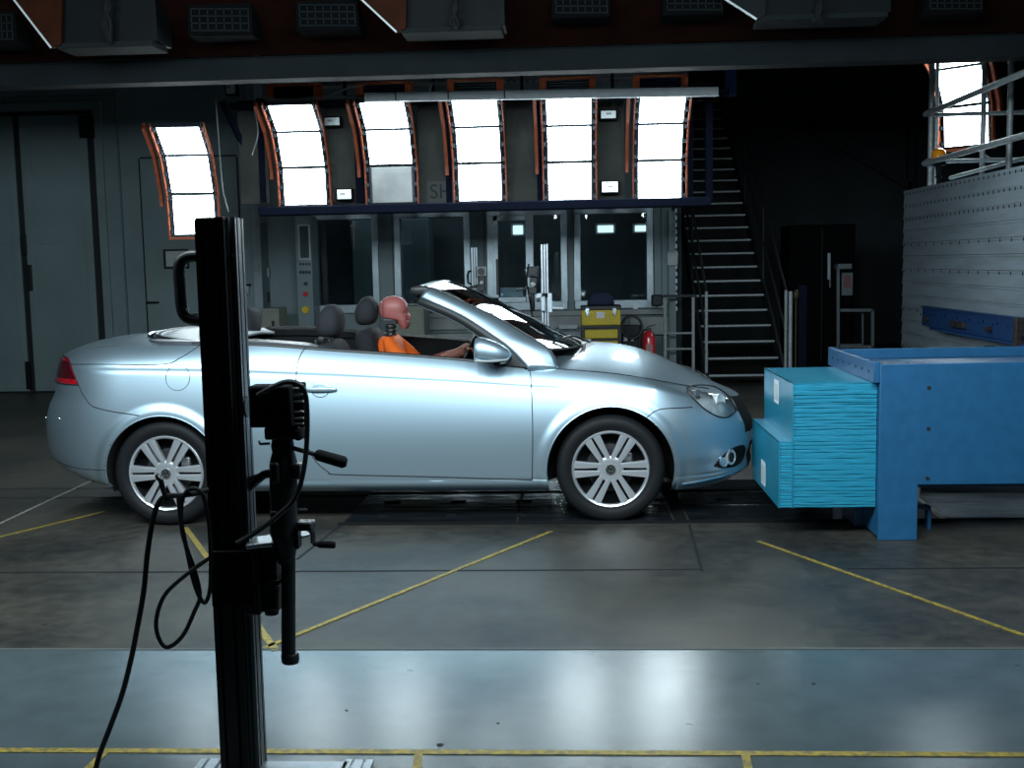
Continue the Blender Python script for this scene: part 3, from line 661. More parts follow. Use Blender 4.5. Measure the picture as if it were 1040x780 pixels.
# foam barrier
Yf0, Yf1 = 6.02, 6.92
x0 = at(803.5, 450, Yf0).x + .008; x1 = xs0 - .004; xb0 = at(789, 480, Yf0).x + .010
zt2 = at(850, 389, Yf0).z; zb2 = at(850, 515.5, Yf0).z; zbt = at(791, 449, Yf0).z
fb = thing('foam_barrier', (x0, Yf0, zb2), 'turquoise layered foam crash block with a lower bumper step, fixed on the blue stand', 'crash barrier')
def sheets(xa, xb, z0, z1, n, sq):
    z = z0; hs = [random.uniform(.5, 1.5) for _ in range(n)]; s_ = sum(hs)
    for i in range(n):
        h = (z1-z0)*hs[i]/s_; jy = random.uniform(0, .006); jx = 0
        mb = MB(); m_ = 12 if n == 30 else 3; g = min(.0011, h*.10)
        # wavy front edge, slightly uneven
        fr_ = []; 
        for k in range(m_+1):
            xx = xa + (xb-xa)*k/m_; y = Yf0 + jy + .0012*math.sin(k*1.1+i) + random.uniform(-.0007, .0007); wv = (.0010 if n == 30 else .0003)*math.sin(k*.7 + i*2.3)
            fr_.append((xx, y, wv))
        rows = [[(xx, Yf1, z+g) for xx, y, v_ in fr_], [(xx, y+.0016, z+g+v_) for xx, y, v_ in fr_], [(xx, y, z+h*.5+v_) for xx, y, v_ in fr_], [(xx, y+.0016, z+h-g+v_) for xx, y, v_ in fr_], [(xx, Yf1, z+h-g) for xx, y, v_ in fr_]]
        mb.grid(rows, smooth=False); 
        mb.add([rows[j][0] for j in range(5)], [(0,1,2,3,4)]); mb.add([rows[j][-1] for j in range(5)], [(4,3,2,1,0)])
        mb.build('foam_sheet', FOAM, fb)
        z += h
sheets(x0+.004, x1, zb2, zt2-.004, 30, 0)
sheets(xb0+.004, x0-.001, zb2, zbt-.003, 24, 0)
MB().box(x0, x0+.004, Yf0-.002, Yf1, zb2, zt2).build('face_sheet', FOAM2, fb); MB().box(x0, x1, Yf0+.006, Yf1, zt2-.004, zt2).build('top_sheet', FOAM2, fb)
MB().box(xb0, xb0+.004, Yf0-.002, Yf1, zb2, zbt).build('face_sheet', FOAM2, fb); MB().box(xb0, x0, Yf0+.004, Yf1, zbt-.003, zbt).build('top_sheet', FOAM2, fb)
def sticker(xx, y0, y1, z0, z1):
    o = MB().box(xx-.001, xx, y0, y1, z0, z1).build('label_sticker', WHITE, fb)
    mb = MB()
    for k in range(9): zz = z0 + .02 + (z1-z0-.04)*k/9; mb.box(xx-.0016, xx-.001, y0+.012, y1-.012-.01*(k % 3), zz, zz+.004)
    mb.build('label_print', GREYP, o)
sticker(x0, Yf0+.42, Yf0+.56, zt2-.165, zt2-.03); sticker(xb0, Yf0+.42, Yf0+.56, zb2+.03, zb2+.17)

# scaffold
sc = thing('scaffold_guard_rail', (XW+.1, 11, 2.2), 'galvanised tube scaffold rails on top of the silver barrier block', 'scaffold')
xr_ = XW + .06; yA = fit(943, xr_)
for (zz) in (2.46, 2.96): MB().cyl((xr_-.03, yA+.1, zz), (xr_-.03, 5.0, zz), .028, 10).build('rail', GALV, sc)
MB().cyl((xr_, yA, 2.2), (xr_, yA, 3.6), .028, 10).cyl((xr_+.07, yA+.05, 2.2), (xr_+.07, yA+.05, 3.6), .02, 8).build('post', GALV, sc)
for (px, yy) in ((997, yA), (1024, yA-.9)):
    q = at(px, 190, yy); MB().cyl((q.x, yy, 2.2), (q.x, yy, 3.6), .028, 10).build('post', GALV, sc)
for yy in (8.0, 5.3): MB().cyl((xr_, yy, 2.2), (xr_, yy, 3.2), .028, 10).build('post', GALV, sc)
q = at(1000, 160, yA)
for zz in (2.47, 2.94): MB().cyl((xr_, yA, zz), (q.x+.4, yA-.02, zz), .022, 10).build('cross_rail', GALV, sc)
MB().cyl((q.x-.1, yA, 2.6), (q.x+.08, yA, 2.47), .012, 6).cyl((q.x+.3, yA-.9, 2.47), (xr_+.2, yA, 2.3), .02, 8).build('brace', GALV, sc)
for zz in (2.46, 2.96): MB().sell((xr_, yA, zz), .05, .05, .045, .5, .5, 8, 10).build('coupler', STEEL, sc)
am = thing('amber_beacon', tuple(at(953, 186, yA-.1)), 'amber warning beacon on the corner of the silver barrier block', 'beacon')
p = at(953.5, 158, yA-.1)
MB().lathe([(0, .075), (.03, .07), (.058, .05), (.068, .02), (.068, -.03), (.066, -.045), (0, -.045)], p, 'z', 20).build('dome', AMB, am)
MB().lathe([(0, -.045), (.07, -.045), (.07, -.1), (.03, -.11), (.025, -.2), (.04, -.22), (0, -.22)], p, 'z', 16).build('base', BLKM, am)
MB().cyl(p + Vector((0, 0, -.2)), Vector((p.x, p.y, 2.2)), .02, 8).build('stalk', BLKM, am)
# ================================================================== STAIRS, RAILINGS, SMALL THINGS AT THE BACK
tys = [375, 363, 348, 332.5, 317.5, 302.5, 287.5, 273.5, 260, 246.5, 233, 220, 208, 195.5, 184, 173, 162, 151, 140, 130, 120]
n = 25; YS = 13.5; run = .265
stc = thing('steel_staircase', (X(757, YS), YS, 0), 'dark open steel staircase climbing away behind the lamp bank', 'staircase')
xl, xr2 = X(717, YS, 363), X(797, YS, 363)
rise = (Z(140, YS + 18*run, 735) - Z(363, YS + run, 757)) / 17
zt0 = Z(363, YS + run, 757) - rise
for i in range(n):
    y = YS + i*run; z = zt0 + i*rise
    tb = MB().box(xl+.03, xr2-.03, y, y+.24, z-.03, z-.004).build('tread', STRG, stc)
    MB().box(xl+.03, xr2-.03, y-.012, y, z-.018, z+.004).build('nosing', TREAD, tb)
for x in (xl, xr2):
    MB().obox((x, YS-.1, zt0-.12), (x, YS+n*run, zt0+n*rise-.12), .03, .22).build('stringer', STRG, stc)
    m = GALV
    for (i, zz) in ((0, 1.0), (6, 1.0), (12, 1.0), (18, 1.0)):
        y = YS + i*run - .05; z = zt0 + i*rise; MB().cyl((x, y, 0 if i == 0 else z-.1), (x, y, z+zz), .018, 8).build('post', m if i == 0 else STRG, stc)
    for dz in (.5, 1.0): MB().cyl((x, YS-.05, zt0+dz), (x, YS+18*run-.05, zt0+18*rise+dz), .016, 8).build('handrail', STRG, stc)
MB().box(xl-1.5, xr2+.3, YS+n*run, YFAR-.02, zt0+n*rise-.15, zt0+n*rise).build('landing', STRG, stc)
# railing left of the stairs
Yr = 13.6
rl = thing('guard_railing', (X(690, Yr), Yr, 0), 'small galvanised tube railing left of the staircase', 'railing')
xa1, xb1 = X(675.5, Yr, 320), X(704, Yr, 320); zt1 = Z(300.5, Yr, 690)
MB().obox((xa1-.03, Yr, zt1), (xb1+.03, Yr, zt1), .06, .03).build('handrail', STRG, rl)
for x in (xa1, xb1): MB().cyl((x, Yr, 0), (x, Yr, zt1), .02, 10).build('post', GALV, rl)
for py in (338.5, 354.5): z = Z(py, Yr, 690); MB().cyl((xa1, Yr, z), (xb1, Yr, z), .014, 8).build('rail', GALV, rl)
MB().box(xa1-.16, xa1-.03, Yr-.03, Yr+.1, zt1-.12, zt1+.02).build('end_block', STRG, rl, bevel=.02)
# posts and dark clutter right of the stairs
p = X(802.5, 12.6, 340); o = MB().cyl((p, 12.6, 0), (p, 12.6, Z(296, 12.6, 802)), .022, 10).build('steel_post', GALV); tag(o, 'short galvanised post just right of the staircase foot', 'post')
p = X(815, 13, 340); bp_ = thing('blue_post', (p, 13, 0), 'dark blue square post with a brass valve beside the staircase', 'post')
MB().box(p-.045, p+.045, 13, 13.09, 0, Z(290, 13, 815)).build('post', NAVY, bp_); MB().cyl((X(808, 13), 12.96, Z(303, 13, 808)), (X(808, 13), 12.96, 0), .012, 8).sell((X(808, 13), 12.96, Z(300, 13, 808)), .035, .03, .07, 1, 1, 8, 10).build('valve', mat('brass_dull', (.06, .05, .025), .5, .6), bp_)
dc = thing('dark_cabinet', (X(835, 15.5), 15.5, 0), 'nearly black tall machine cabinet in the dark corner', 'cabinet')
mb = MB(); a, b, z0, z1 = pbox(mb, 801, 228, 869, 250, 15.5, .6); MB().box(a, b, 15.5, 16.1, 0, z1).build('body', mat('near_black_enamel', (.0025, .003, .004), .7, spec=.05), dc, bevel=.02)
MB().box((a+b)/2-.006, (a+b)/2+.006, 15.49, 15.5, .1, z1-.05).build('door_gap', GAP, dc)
dk = thing('trolley_rack', (X(868, 14), 14, 0), 'dim grey tube trolley with a panel in front of the black cabinet', 'trolley')
def tl(pts, Y, r, m, nm): mb = MB(); [mb.obox(at(*a, Y), at(*b, Y), r, r) for a, b in zip(pts[:-1], pts[1:])]; return mb.build(nm, m, dk)
DIM = mat('dim_grey_tube', (.10, .12, .135), .5, .3)
tl([(851, 271), (851, 352), (886, 352), (886, 315), (853, 315)], 14.0, .035, DIM, 'frame'); tl([(876, 318), (876, 350), (853, 350)], 14.2, .02, DIM, 'inner_frame')
mb = MB(); pbox(mb, 851, 268, 865, 273, 13.95, .2); pbox(mb, 855, 277, 866, 300, 14, .02); mb.build('panel', DIM, dk)
mb = MB(); pbox(mb, 857, 280, 864, 292, 13.99, .01); mb.build('notice', mat('dull_red_notice', (.12, .05, .05), .6), dk)
MB().cyl(at(842, 257, 14.1), at(842, 284, 14.1), .02, 8).build('tube_lamp', mat('dim_tube', (.25, .3, .33), .4), dk); MB().cyl(at(843, 284, 14.1), at(843, 292, 14.1), .012, 8).build('tube_socket', DIM, dk)
MB().cyl((X(851, 14), 14, 0), (X(851, 14), 14, Z(352, 14, 851)), .02, 8).cyl((X(886, 14), 14, 0), (X(886, 14), 14, Z(352, 14, 886)), .02, 8).build('leg', DIM, dk)

# toolbox
Yt = 12.6
a, b = X(590.5, Yt, 330), X(630.5, Yt, 330); zt_b = Z(314, Yt, 610); h1 = Z(330.5, Yt, 610); 
tx = thing('rolling_toolbox', ((a+b)/2, Yt, 0), 'yellow and black rolling toolbox with two chrome latches', 'toolbox')
MB().box(a, b, Yt, Yt+.3, h1, zt_b).build('lid_box', YEL, tx, bevel=.012)
MB().box(a-.006, b+.006, Yt-.01, Yt+.31, zt_b-.012, zt_b+.04).build('lid', BLK, tx, bevel=.01)
MB().box(a, b, Yt-.004, Yt+.3, h1-.03, h1).box(a, a+.03, Yt-.006, Yt+.3, 0, h1).box(b-.03, b, Yt-.006, Yt+.3, 0, h1).box(a, b, Yt+.02, Yt+.3, .08, h1).build('body', BLK, tx, bevel=.004)
zz = h1 - .035
for k in range(3): MB().box(a+.035, b-.035, Yt-.012, Yt+.02, zz-.11, zz-.012).build('drawer', YEL, tx, bevel=.008); zz -= .13
for f in (.15, .84): MB().box(a+(b-a)*f-.022, a+(b-a)*f+.022, Yt-.03, Yt-.008, zt_b-.05, zt_b+.015).box(a+(b-a)*f-.014, a+(b-a)*f+.014, Yt-.035, Yt-.008, zt_b-.075, zt_b-.05).build('latch', CHR, tx, bevel=.004)
MB().box((a+b)/2-.05, (a+b)/2+.04, Yt-.008, Yt, zt_b-.1, zt_b-.03).build('badge_plate', STEEL, tx)
for f in (.1, .9): MB().lathe([(0, -.02), (.06, -.02), (.06, .02), (0, .02)], (a+(b-a)*f, Yt+.15, .06), 'y', 16).build('wheel', RUB, tx)
bg = thing('tool_bag', ((a+b)/2, Yt+.15, zt_b+.04), 'dark navy cloth bag lying on top of the yellow toolbox', 'bag')
c = Vector(((a+b)/2, Yt+.16, zt_b+.10)); 
MB().prism([(c.x-.16, zt_b+.042), (c.x+.16, zt_b+.042), (c.x+.125, zt_b+.15), (c.x+.08, zt_b+.185), (c.x-.08, zt_b+.185), (c.x-.12, zt_b+.15)], Yt+.03, Yt+.27).build('bag_body', BAG, bg, bevel=.025)
MB().tube(crom([(c.x-.06, Yt+.15, zt_b+.18), (c.x-.03, Yt+.15, zt_b+.205), (c.x+.03, Yt+.15, zt_b+.205), (c.x+.06, Yt+.15, zt_b+.18)]), .008, 6).build('handle', BLK, bg)
# extinguisher, hose
Ye = 13.4; c = at(659, 346, Ye)
ex = thing('fire_extinguisher', tuple(c), 'red fire extinguisher between the hose reel and the railing', 'fire extinguisher')
zb0 = Z(362, Ye, 659); r = .075
MB().lathe([(0, -.33), (r, -.33), (r+.003, -.31), (r+.003, .03), (r*.8, .085), (.03, .115), (0, .115)], (c.x, c.y, c.z), 'z', 20).build('cylinder', RED, ex)
MB().box(c.x-.03, c.x+.03, c.y-.02, c.y+.02, c.z+.115, c.z+.15).obox((c.x-.03, c.y, c.z+.16), (c.x+.08, c.y, c.z+.19), .02, .012).build('valve', BLK, ex, bevel=.004)
MB().tube(crom([(c.x-.03, c.y, c.z+.14), (c.x-.10, c.y-.03, c.z+.08), (c.x-.11, c.y-.03, c.z-.1), (c.x-.09, c.y-.05, c.z-.2)]), .012, 8).build('hose', BLK, ex)
MB().box(c.x-.04, c.x+.04, c.y-r-.004, c.y-r+.01, c.z-.16, c.z-.04).build('label_sticker', mat('worn_label', (.4, .2, .2), .6), ex)
sh = thing('hose_rack', tuple(at(645, 330, Ye)), 'coil of black hose hanging right of the yellow toolbox', 'hose')
cc_ = at(641.5, 332, Ye)
for k in range(3): MB().tube([cc_ + Vector((.12*math.cos(t), -.03*k, .13*math.sin(t))) for t in np.linspace(0, 2*PI, 24)[:-1]], .016, 6, closed=True).build('hose_loop', BLK, sh)
MB().tube(crom([at(651, 330, Ye), at(652.5, 345, Ye), at(651, 365, Ye), at(652, 390, Ye)]), .02, 8).build('hose_tail', BLK, sh)
MB().box(cc_.x-.12, cc_.x+.1, Ye+.03, Ye+.1, cc_.z-.32, cc_.z+.02).build('box', STRG, sh, bevel=.01)
mb = MB(); pbox(mb, 633, 341, 638, 347, Ye-.02, .04); pbox(mb, 640, 342, 644, 347, Ye-.02, .04); mb.build('valve_knob', STEEL, sh, bevel=.008)

# far camera columns
def cam_column(px, pxw, ptop, Y, lab, m, camx, camy, side, bracket):
    t = thing('camera_column', (X(px, Y, 300), Y, 0), lab, 'camera stand')
    x0_ = X(px-pxw/2, Y, 300); x1_ = X(px+pxw/2, Y, 300); zt_ = Z(ptop, Y, px)
    w_ = x1_ - x0_
    MB().box(x0_, x1_, Y, Y+.09, 0, zt_).build('profile', m, t, bevel=.004)
    mb = MB()
    for f in (.28, .62): mb.box(x0_+w_*f, x0_+w_*f+.01, Y-.002, Y+.01, .02, zt_-.0)
    mb.build('slot', BLKM, t)
    MB().box(x0_-.2, x1_+.2, Y-.2, Y+.3, 0, .03).build('base_plate', ANOD, t)
    k = MB(); c = at(camx, camy, Y); k.box(c.x-.055, c.x+.055, Y-.1, Y+.02, c.z-.05, c.z+.05); cm = k.build('camera_body', CAS if bracket else GREYP, t, bevel=.008)
    MB().cyl((c.x-.0, Y-.14, c.z), (c.x, Y-.1, c.z), .034, 16).build('lens', BLK, cm)
    b_ = MB(); b_.box(c.x-.03, c.x+.035, Y-.07, Y, c.z-.13, c.z-.05).box(c.x-.05, c.x+.03, Y-.08, Y, c.z-.20, c.z-.14).cyl((c.x-.01, Y-.04, c.z-.14), (c.x-.01, Y-.04, c.z-.36), .022, 10).cyl((c.x-.16, Y-.05, c.z-.17), (c.x-.03, Y-.05, c.z-.14), .01, 6)
    b_.build('pan_head', BLK, t, bevel=.004)
    MB().sell((c.x+.0, Y-.09, c.z-.115), .022, .02, .022, 1, 1, 8, 10).build('knob', TRAY, t)
    MB().box(min(c.x, x0_)-.0, max(c.x, x1_), Y+.0, Y+.03, c.z-.24, c.z-.20).build('arm', m, t)
    if bracket:
        q0 = at(534.5, 300.5, Y); q1 = at(543.5, 300.5, Y); q2 = at(543.5, 309, Y)
        MB().obox(q0, q1, .02, .012).obox(q1, q2, .012, .02).build('white_angle', TRAY, t)
        mb = MB(); pbox(mb, 549, 301, 554, 316, Y-.08, .08); mb.build('slider', ANOD, t, bevel=.006)
        MB().tube([at(558.5, 313, Y), at(572, 313.5, Y), at(573, 312.5, Y), at(573, 308.5, Y)], .010, 8).build('crank_handle', TRAY, t)
        mb = MB(); pbox(mb, 556.5, 298, 560.5, 317, Y-.02, .1); mb.build('rail', ANOD, t)
        MB().tube(crom([at(537, 268, Y-.1), at(535, 285, Y-.1), at(538, 305, Y-.1), at(541, 322, Y-.1), at(545, 330, Y)]), .007, 6).build('cable', BLKM, t)
    else:
        MB().tube([at(479, 275, Y), at(476, 276, Y), at(475, 280, Y), at(475.5, 287, Y), at(479, 289, Y)], .012, 8).build('handle_loop', BLK, t)
cam_column(553.5, 7.5, 248, 10.4, 'bright aluminium camera column with white crank behind the windscreen', ANOD, 541.5, 276, 1, True)
cam_column(482.5, 6.5, 251, 11.6, 'grey camera column with a box camera above the windscreen frame', FRAME, 489.5, 275.5, -1, False)
# ================================================================== THE CAR
YC = 7.30
XRW, XFW, WR = -2.425, .203, .315
YT = 6.42
def pch(xs, ys):
    xs = np.array(xs, float); ys = np.array(ys, float)
    h = np.diff(xs); d = np.diff(ys)/h; m = np.zeros(len(xs)); m[0] = d[0]; m[-1] = d[-1]
    for i in range(1, len(xs)-1): m[i] = 0 if d[i-1]*d[i] <= 0 else 2*d[i-1]*d[i]/(d[i-1]+d[i])
    def f(x):
        x = min(max(x, xs[0]), xs[-1]); i = min(max(int(np.searchsorted(xs, x)) - 1, 0), len(xs)-2); t = (x-xs[i])/h[i]
        return float(ys[i]*(1+2*t)*(1-t)**2 + m[i]*h[i]*t*(1-t)**2 + ys[i+1]*t*t*(3-2*t) + m[i+1]*h[i]*t*t*(t-1))
    return f
XR_N, XF_N, XSR, XSF, NR, NF = -3.372, 1.137, -2.65, .40, 2.6, 2.2
f_zt = pch([-3.372, -3.25, -2.98, -2.70, -2.40, -1.98, -1.425, -.819, -.269, -.087, .21, .44, .683, .854, 1.0, 1.137], [.985, 1.01, 1.052, 1.066, 1.067, 1.064, 1.022, .97, .913, .897, .868, .83, .775, .735, .695, .655])
f_zb = pch([-3.372, -3.3, -3.1, -2.9, -2.75, -2.2, -1, 0, .57, .73, .95, 1.06, 1.137], [.42, .34, .275, .245, .235, .20, .19, .185, .185, .18, .195, .225, .27])
f_xr = pch([.20, .242, .279, .328, .399, .473, .572, .624, .697, .789, .858, .95, 1.019], [-2.98, -3.058, -3.181, -3.288, -3.353, -3.369, -3.372, -3.364, -3.341, -3.294, -3.289, -3.267, -3.25])
f_xf = pch([.15, .184, .26, .32, .388, .492, .59, .64, .676, .76], [.95, 1.057, 1.126, 1.118, 1.137, 1.132, 1.09, 1.06, 1.03, .95])
f_crease = pch([-2.9, -2.2, -.87, -.25, .3], [.937, .918, .847, .801, .77])
f_W = pch([-3.4, -2.65, -1.6, -.3, .4, 1.2], [.885, .893, .90, .90, .89, .88])
f_top = pch([-3.4, -2.6, -1.6, -.3, .3, .8, 1.2], [.83, .85, .885, .888, .89, .885, .885])
def sstep(a, b, x): t = min(max((x-a)/(b-a), 0), 1); return t*t*(3-2*t)
def prof(x, z, xn=None):
    zb, zt, zc = f_zb(x), f_zt(x), f_crease(x)
    if x > -.1: zc = min(zc, zt - .05)
    zc = min(zc, zt-.03)
    cr = sstep(-2.95, -2.75, x) * (1 - sstep(-.15, .05, x))
    tp = f_top(x)
    low = .90 if x > -2.75 and x < .6 else .93
    if z <= .262:
        t = min(max((z-zb)/max(.262-zb, .02), 0), 1); return low + (.972-low)*(1-(1-t)**2.2)
    zm = .52; zc = max(zc, zm+.06); wc = .958
    if z <= zm:
        t = (z-.262)/(zm-.262); g = .0035*(1-sstep(.0, .06, t)); return .972 - g + .028*(1-(1-t)**2)
    if z <= zc:
        t = (z-zm)/(zc-zm); return 1 - (1-wc)*t**1.9 - .0045*cr*math.exp(-((z-zc)/.009)**2)
    t = min((z-zc)/max(zt-zc, .01), 1); s0 = (1-wc)*1.9/(zc-zm)*(zt-zc); st = .0045*cr*math.exp(-((z-zc)/.009)**2)
    d = wc - .0 - tp
    return wc - st - (s0*t + (d - s0)*t*t) if d > s0 else wc - st - d*t
def corner(x, z):
    if x < XSR:
        q = min((XSR-x)/(XSR-f_xr(z)), 1); return (1 - q**NR)**(1/NR)
    if x > XSF:
        q = min((x-XSF)/(f_xf(z)-XSF), 1); return (1 - q**NF)**(1/NF)
    return 1.0
def width(x, z):
    w = .905 * f_W(x)/.9 * prof(x, z) * corner(x, z)
    for cx, r in ((XRW, .352), (XFW, .372)):
        d = math.hypot(x-cx, z-WR)
        if d < r + .075: w += .013 * (1 - sstep(r+.02, r+.075, d))
    # bumper step at the rear, slight lip at front
    return w
def surf(px, py):
    g0 = None
    Y = 6.35
    while Y < 7.3:
        p = at(px, py, Y); g = (YC - Y) - width(p.x, p.z) if (p.x > f_xr(p.z) and p.x < f_xf(p.z)) else 1
        if g <= 0 and g0 is not None:
            lo, hi = Y - .01, Y
            for _ in range(12):
                m = (lo+hi)/2; p = at(px, py, m)
                gg = (YC - m) - width(p.x, p.z) if (p.x > f_xr(p.z) and p.x < f_xf(p.z)) else 1
                if gg > 0: lo = m
                else: hi = m
            return at(px, py, hi)
        g0 = g; Y += .01
    return at(px, py, 7.0)
def onsurf(x, z, s=-1, off=0.0): return Vector((x, YC + s*(width(x, z)+off), z))
def inpoly(x, z, poly):
    c = False; n = len(poly); j = n-1
    for i in range(n):
        if (poly[i][1] > z) != (poly[j][1] > z) and x < (poly[j][0]-poly[i][0])*(z-poly[i][1])/(poly[j][1]-poly[i][1]) + poly[i][0]: c = not c
        j = i
    return c
def xz(l, smooth=True):
    p = [surf(*q) for q in l]; return [(v.x, v.z) for v in (crom(p, 5) if smooth else p)]
car = thing('convertible_car', (-1.1, YC, 0), 'silver blue convertible car with folded roof, nose against the turquoise foam block', 'car')
# feature curves (x, z)
C_lid = xz([(66, 369.5), (100, 370), (165, 370), (182, 364), (194, 357), (203, 351)])
C_bumpR = xz([(80, 391), (84, 400), (92, 411), (101, 415), (120, 419), (141, 422)])
C_doorR = xz([(311, 352), (305, 361), (301.5, 374), (300.5, 395), (303, 425), (313, 455), (322, 470), (334, 480)])
C_doorB = xz([(334, 480), (345, 482), (450, 484.5), (540, 487.5)])
C_doorF = xz([(536, 373), (538.5, 378), (540, 400), (541, 440), (540.5, 487.5)])
C_bumpF = xz([(657, 424), (664, 418.5), (675, 415), (703, 413.5)])
P_tail = [(v[0], v[1]) for v in xz([(63.5, 361), (68, 363), (71.5, 369), (75, 379), (80, 391)])]
C_tail = list(P_tail); zl0, zl1 = P_tail[-1][1], P_tail[0][1]
P_tail = P_tail + [(-3.6, zl0 + .002), (-3.6, zl1)]
P_head = xz([(698, 394), (705, 391.5), (715, 391), (725, 392.5), (733, 396.5), (741, 403), (746, 410), (748, 416), (744, 421), (738, 424), (729, 423), (717, 416.5), (706, 406.5), (699, 398), (698, 394)])
C_fog = xz([(725, 473.5), (731, 466), (741, 457), (750, 453), (756, 453), (756, 462), (752, 470), (744, 474), (733, 475), (725, 473.5)])
C_sillF = []
def lerpc(c, v, k=0):    # value of the other coordinate along a curve
    pts = sorted(c, key=lambda q: q[k]); return float(np.interp(v, [q[k] for q in pts], [q[1-k] for q in pts]))
zLid = lambda x: lerpc(C_lid, x); xDR = lambda z: lerpc(C_doorR, z, 1); xDF = lambda z: lerpc(C_doorF, z, 1)
xBR = lambda z: lerpc(C_bumpR, z, 1)
def panel(x, z, w):
    if inpoly(x, z, P_tail) and w > .34: return 'tail'
    if inpoly(x, z, P_head): return 'head'
    if inpoly(x, z, C_fog): return 'fogwell'
    if x > .75 and w < .50 and .465 < z < .70: return 'grille'
    if x > .8 and w < .42 and .24 < z < .40: return 'intake'
    if x < -2.2 and z > zLid(x) and x < C_lid[-1][0]: return 'lid'
    if x < -3.1 and z > zLid(x): return 'lid'
    if x < XRW and (z < C_bumpR[-1][1] or x < xBR(z)) and (z < zl0+.001 or x < xBR(z)) and z < zl1: 
        if z <= zl0 or x < -3.2: return 'rbump'
    if x > XFW and (z < C_bumpF[0][1] or z < lerpc(C_bumpF, x)) : return 'fbump'
    if z < lerpc(C_doorB, x) and XRW < x < XFW: return 'sill'
    if x > xDF(z): return 'wing'
    if x > xDR(z) : return 'door'
    return 'quarter'
# sample grid
NX, NZ = 430, 84
us = []
for i in range(NX+1):
    t = i/NX
    us.append(t)
def xnom(t):
    a, b, c, d = 60, NX-90, 0, 0
    i = t*NX
    if i < 60: th = ((60-i)/60)**1.3*PI/2; return ('r', th)
    if i > NX-90: th = ((i-(NX-90))/90)**1.1*PI/2; return ('f', th)
    return ('m', XSR + (XSF-XSR)*(i-60)/(NX-150))
def S(i, j):
    k, v = xnom(i/NX); f = j/NZ
    if k == 'm': x = v; xn = v
    elif k == 'r': q = math.sin(v)**(2/NR); xn = XSR - q*(XSR-XR_N)
    else: q = math.sin(v)**(2/NF); xn = XSF + q*(XF_N-XSF)
    zb, zt = f_zb(xn), f_zt(xn); z = zb + (zt-zb)*f
    if k == 'r': x = XSR - q*(XSR-f_xr(z))
    elif k == 'f': x = XSF + q*(f_xf(z)-XSF)
    if i == 0 or i == NX: return (x, 0.0, z)
    if k == 'm': w = width(x, z)
    else:
        n_ = NR if k == 'r' else NF
        w = .905*f_W(x)/.9*prof(xn, z)*math.cos(v)**(2/n_)
        for cx, r in ((XRW, .352), (XFW, .372)):
            d = math.hypot(x-cx, z-WR)
            if d < r + .075: w += .013 * (1 - sstep(r+.02, r+.075, d))
    return (x, w, z)
G = [[S(i, j) for j in range(NZ+1)] for i in range(NX+1)]
faces = {}
for i in range(NX):
    for j in range(NZ):
        a, b, c, d = G[i][j], G[i+1][j], G[i+1][j+1], G[i][j+1]
        cx = (a[0]+c[0])/2; cz = (a[2]+c[2])/2; cw = (a[1]+c[1])/2
        if cw > .5 and (math.hypot(cx-XRW, cz-WR) < .352 or math.hypot(cx-XFW, cz-WR) < .372): continue
        faces.setdefault(panel(cx, cz, cw), []).append((i, j))
snap = {}
for i in range(NX+1):
    for j in range(NZ+1):
        x, w, z = G[i][j]
        for cx, r in ((XRW, .352), (XFW, .372)):
            d = math.hypot(x-cx, z-WR)
            if w > .5 and d < r + .001: k = r/max(d, .01); snap[(i, j)] = (cx+(x-cx)*k, w, WR+(z-WR)*k)
            elif w > .5 and d < r: snap[(i, j)] = (x, w, z)
def V(i, j, s, off=0):
    x, w, z = snap.get((i, j), G[i][j]); return (x, YC + s*(w+off), z)
def shell(key, name, m, both=True, off=0, label=None, sides=(-1, 1)):
    outs = []
    for s in sides:
        mb = MB(); idx = {}; vs = []; fs = []
        for (i, j) in faces.get(key, []):
            q = []
            for (a, b) in ((i, j), (i+1, j), (i+1, j+1), (i, j+1)):
                if (a, b) not in idx: idx[(a, b)] = len(vs); vs.append(V(a, b, s, off))
                q.append(idx[(a, b)])
            q = tuple(dict.fromkeys(q)); 
            if len(q) > 2: fs.append(q if s < 0 else q[::-1])
        mb.add(vs, fs, True)
        outs.append(mb)
    return outs
def emit_panels(key, name, m, joined=False, label=None):
    o = shell(key, name, m)
    if joined:
        mb = MB()
        for q in o: mb.add(q.v, q.f, True)
        return [mb.build(name, m, car, recalc=True, label=label)]
    return [q.build(name, m, car, recalc=False, label=label) for q in o]
emit_panels('door', 'door', PAINT); emit_panels('wing', 'front_wing', PAINT); emit_panels('quarter', 'rear_quarter_panel', PAINT); emit_panels('sill', 'sill', PAINT)
fbp = emit_panels('fbump', 'front_bumper', PAINT, True); rbp = emit_panels('rbump', 'rear_bumper', PAINT, True)
gr = emit_panels('grille', 'grille', BLKM, True)[0]; emit_panels('intake', 'air_intake', BLKM, True); 
tl_ = emit_panels('tail', 'tail_lamp', REDL, label='red tail lamp'); 
emit_panels('fogwell', 'fog_lamp_recess', BLKM)
# headlamps: reflector surface slightly recessed, covered by a clear lens
for s, q in zip((-1, 1), shell('head', '', HLG, off=-.018)): hl = q.build('headlamp', HLG, car, recalc=False, label='clear headlamp')
# darker upper band of tail lamp
for s in (-1, 1):
    pts = [onsurf(x, z, s, .002) for x, z in C_tail]
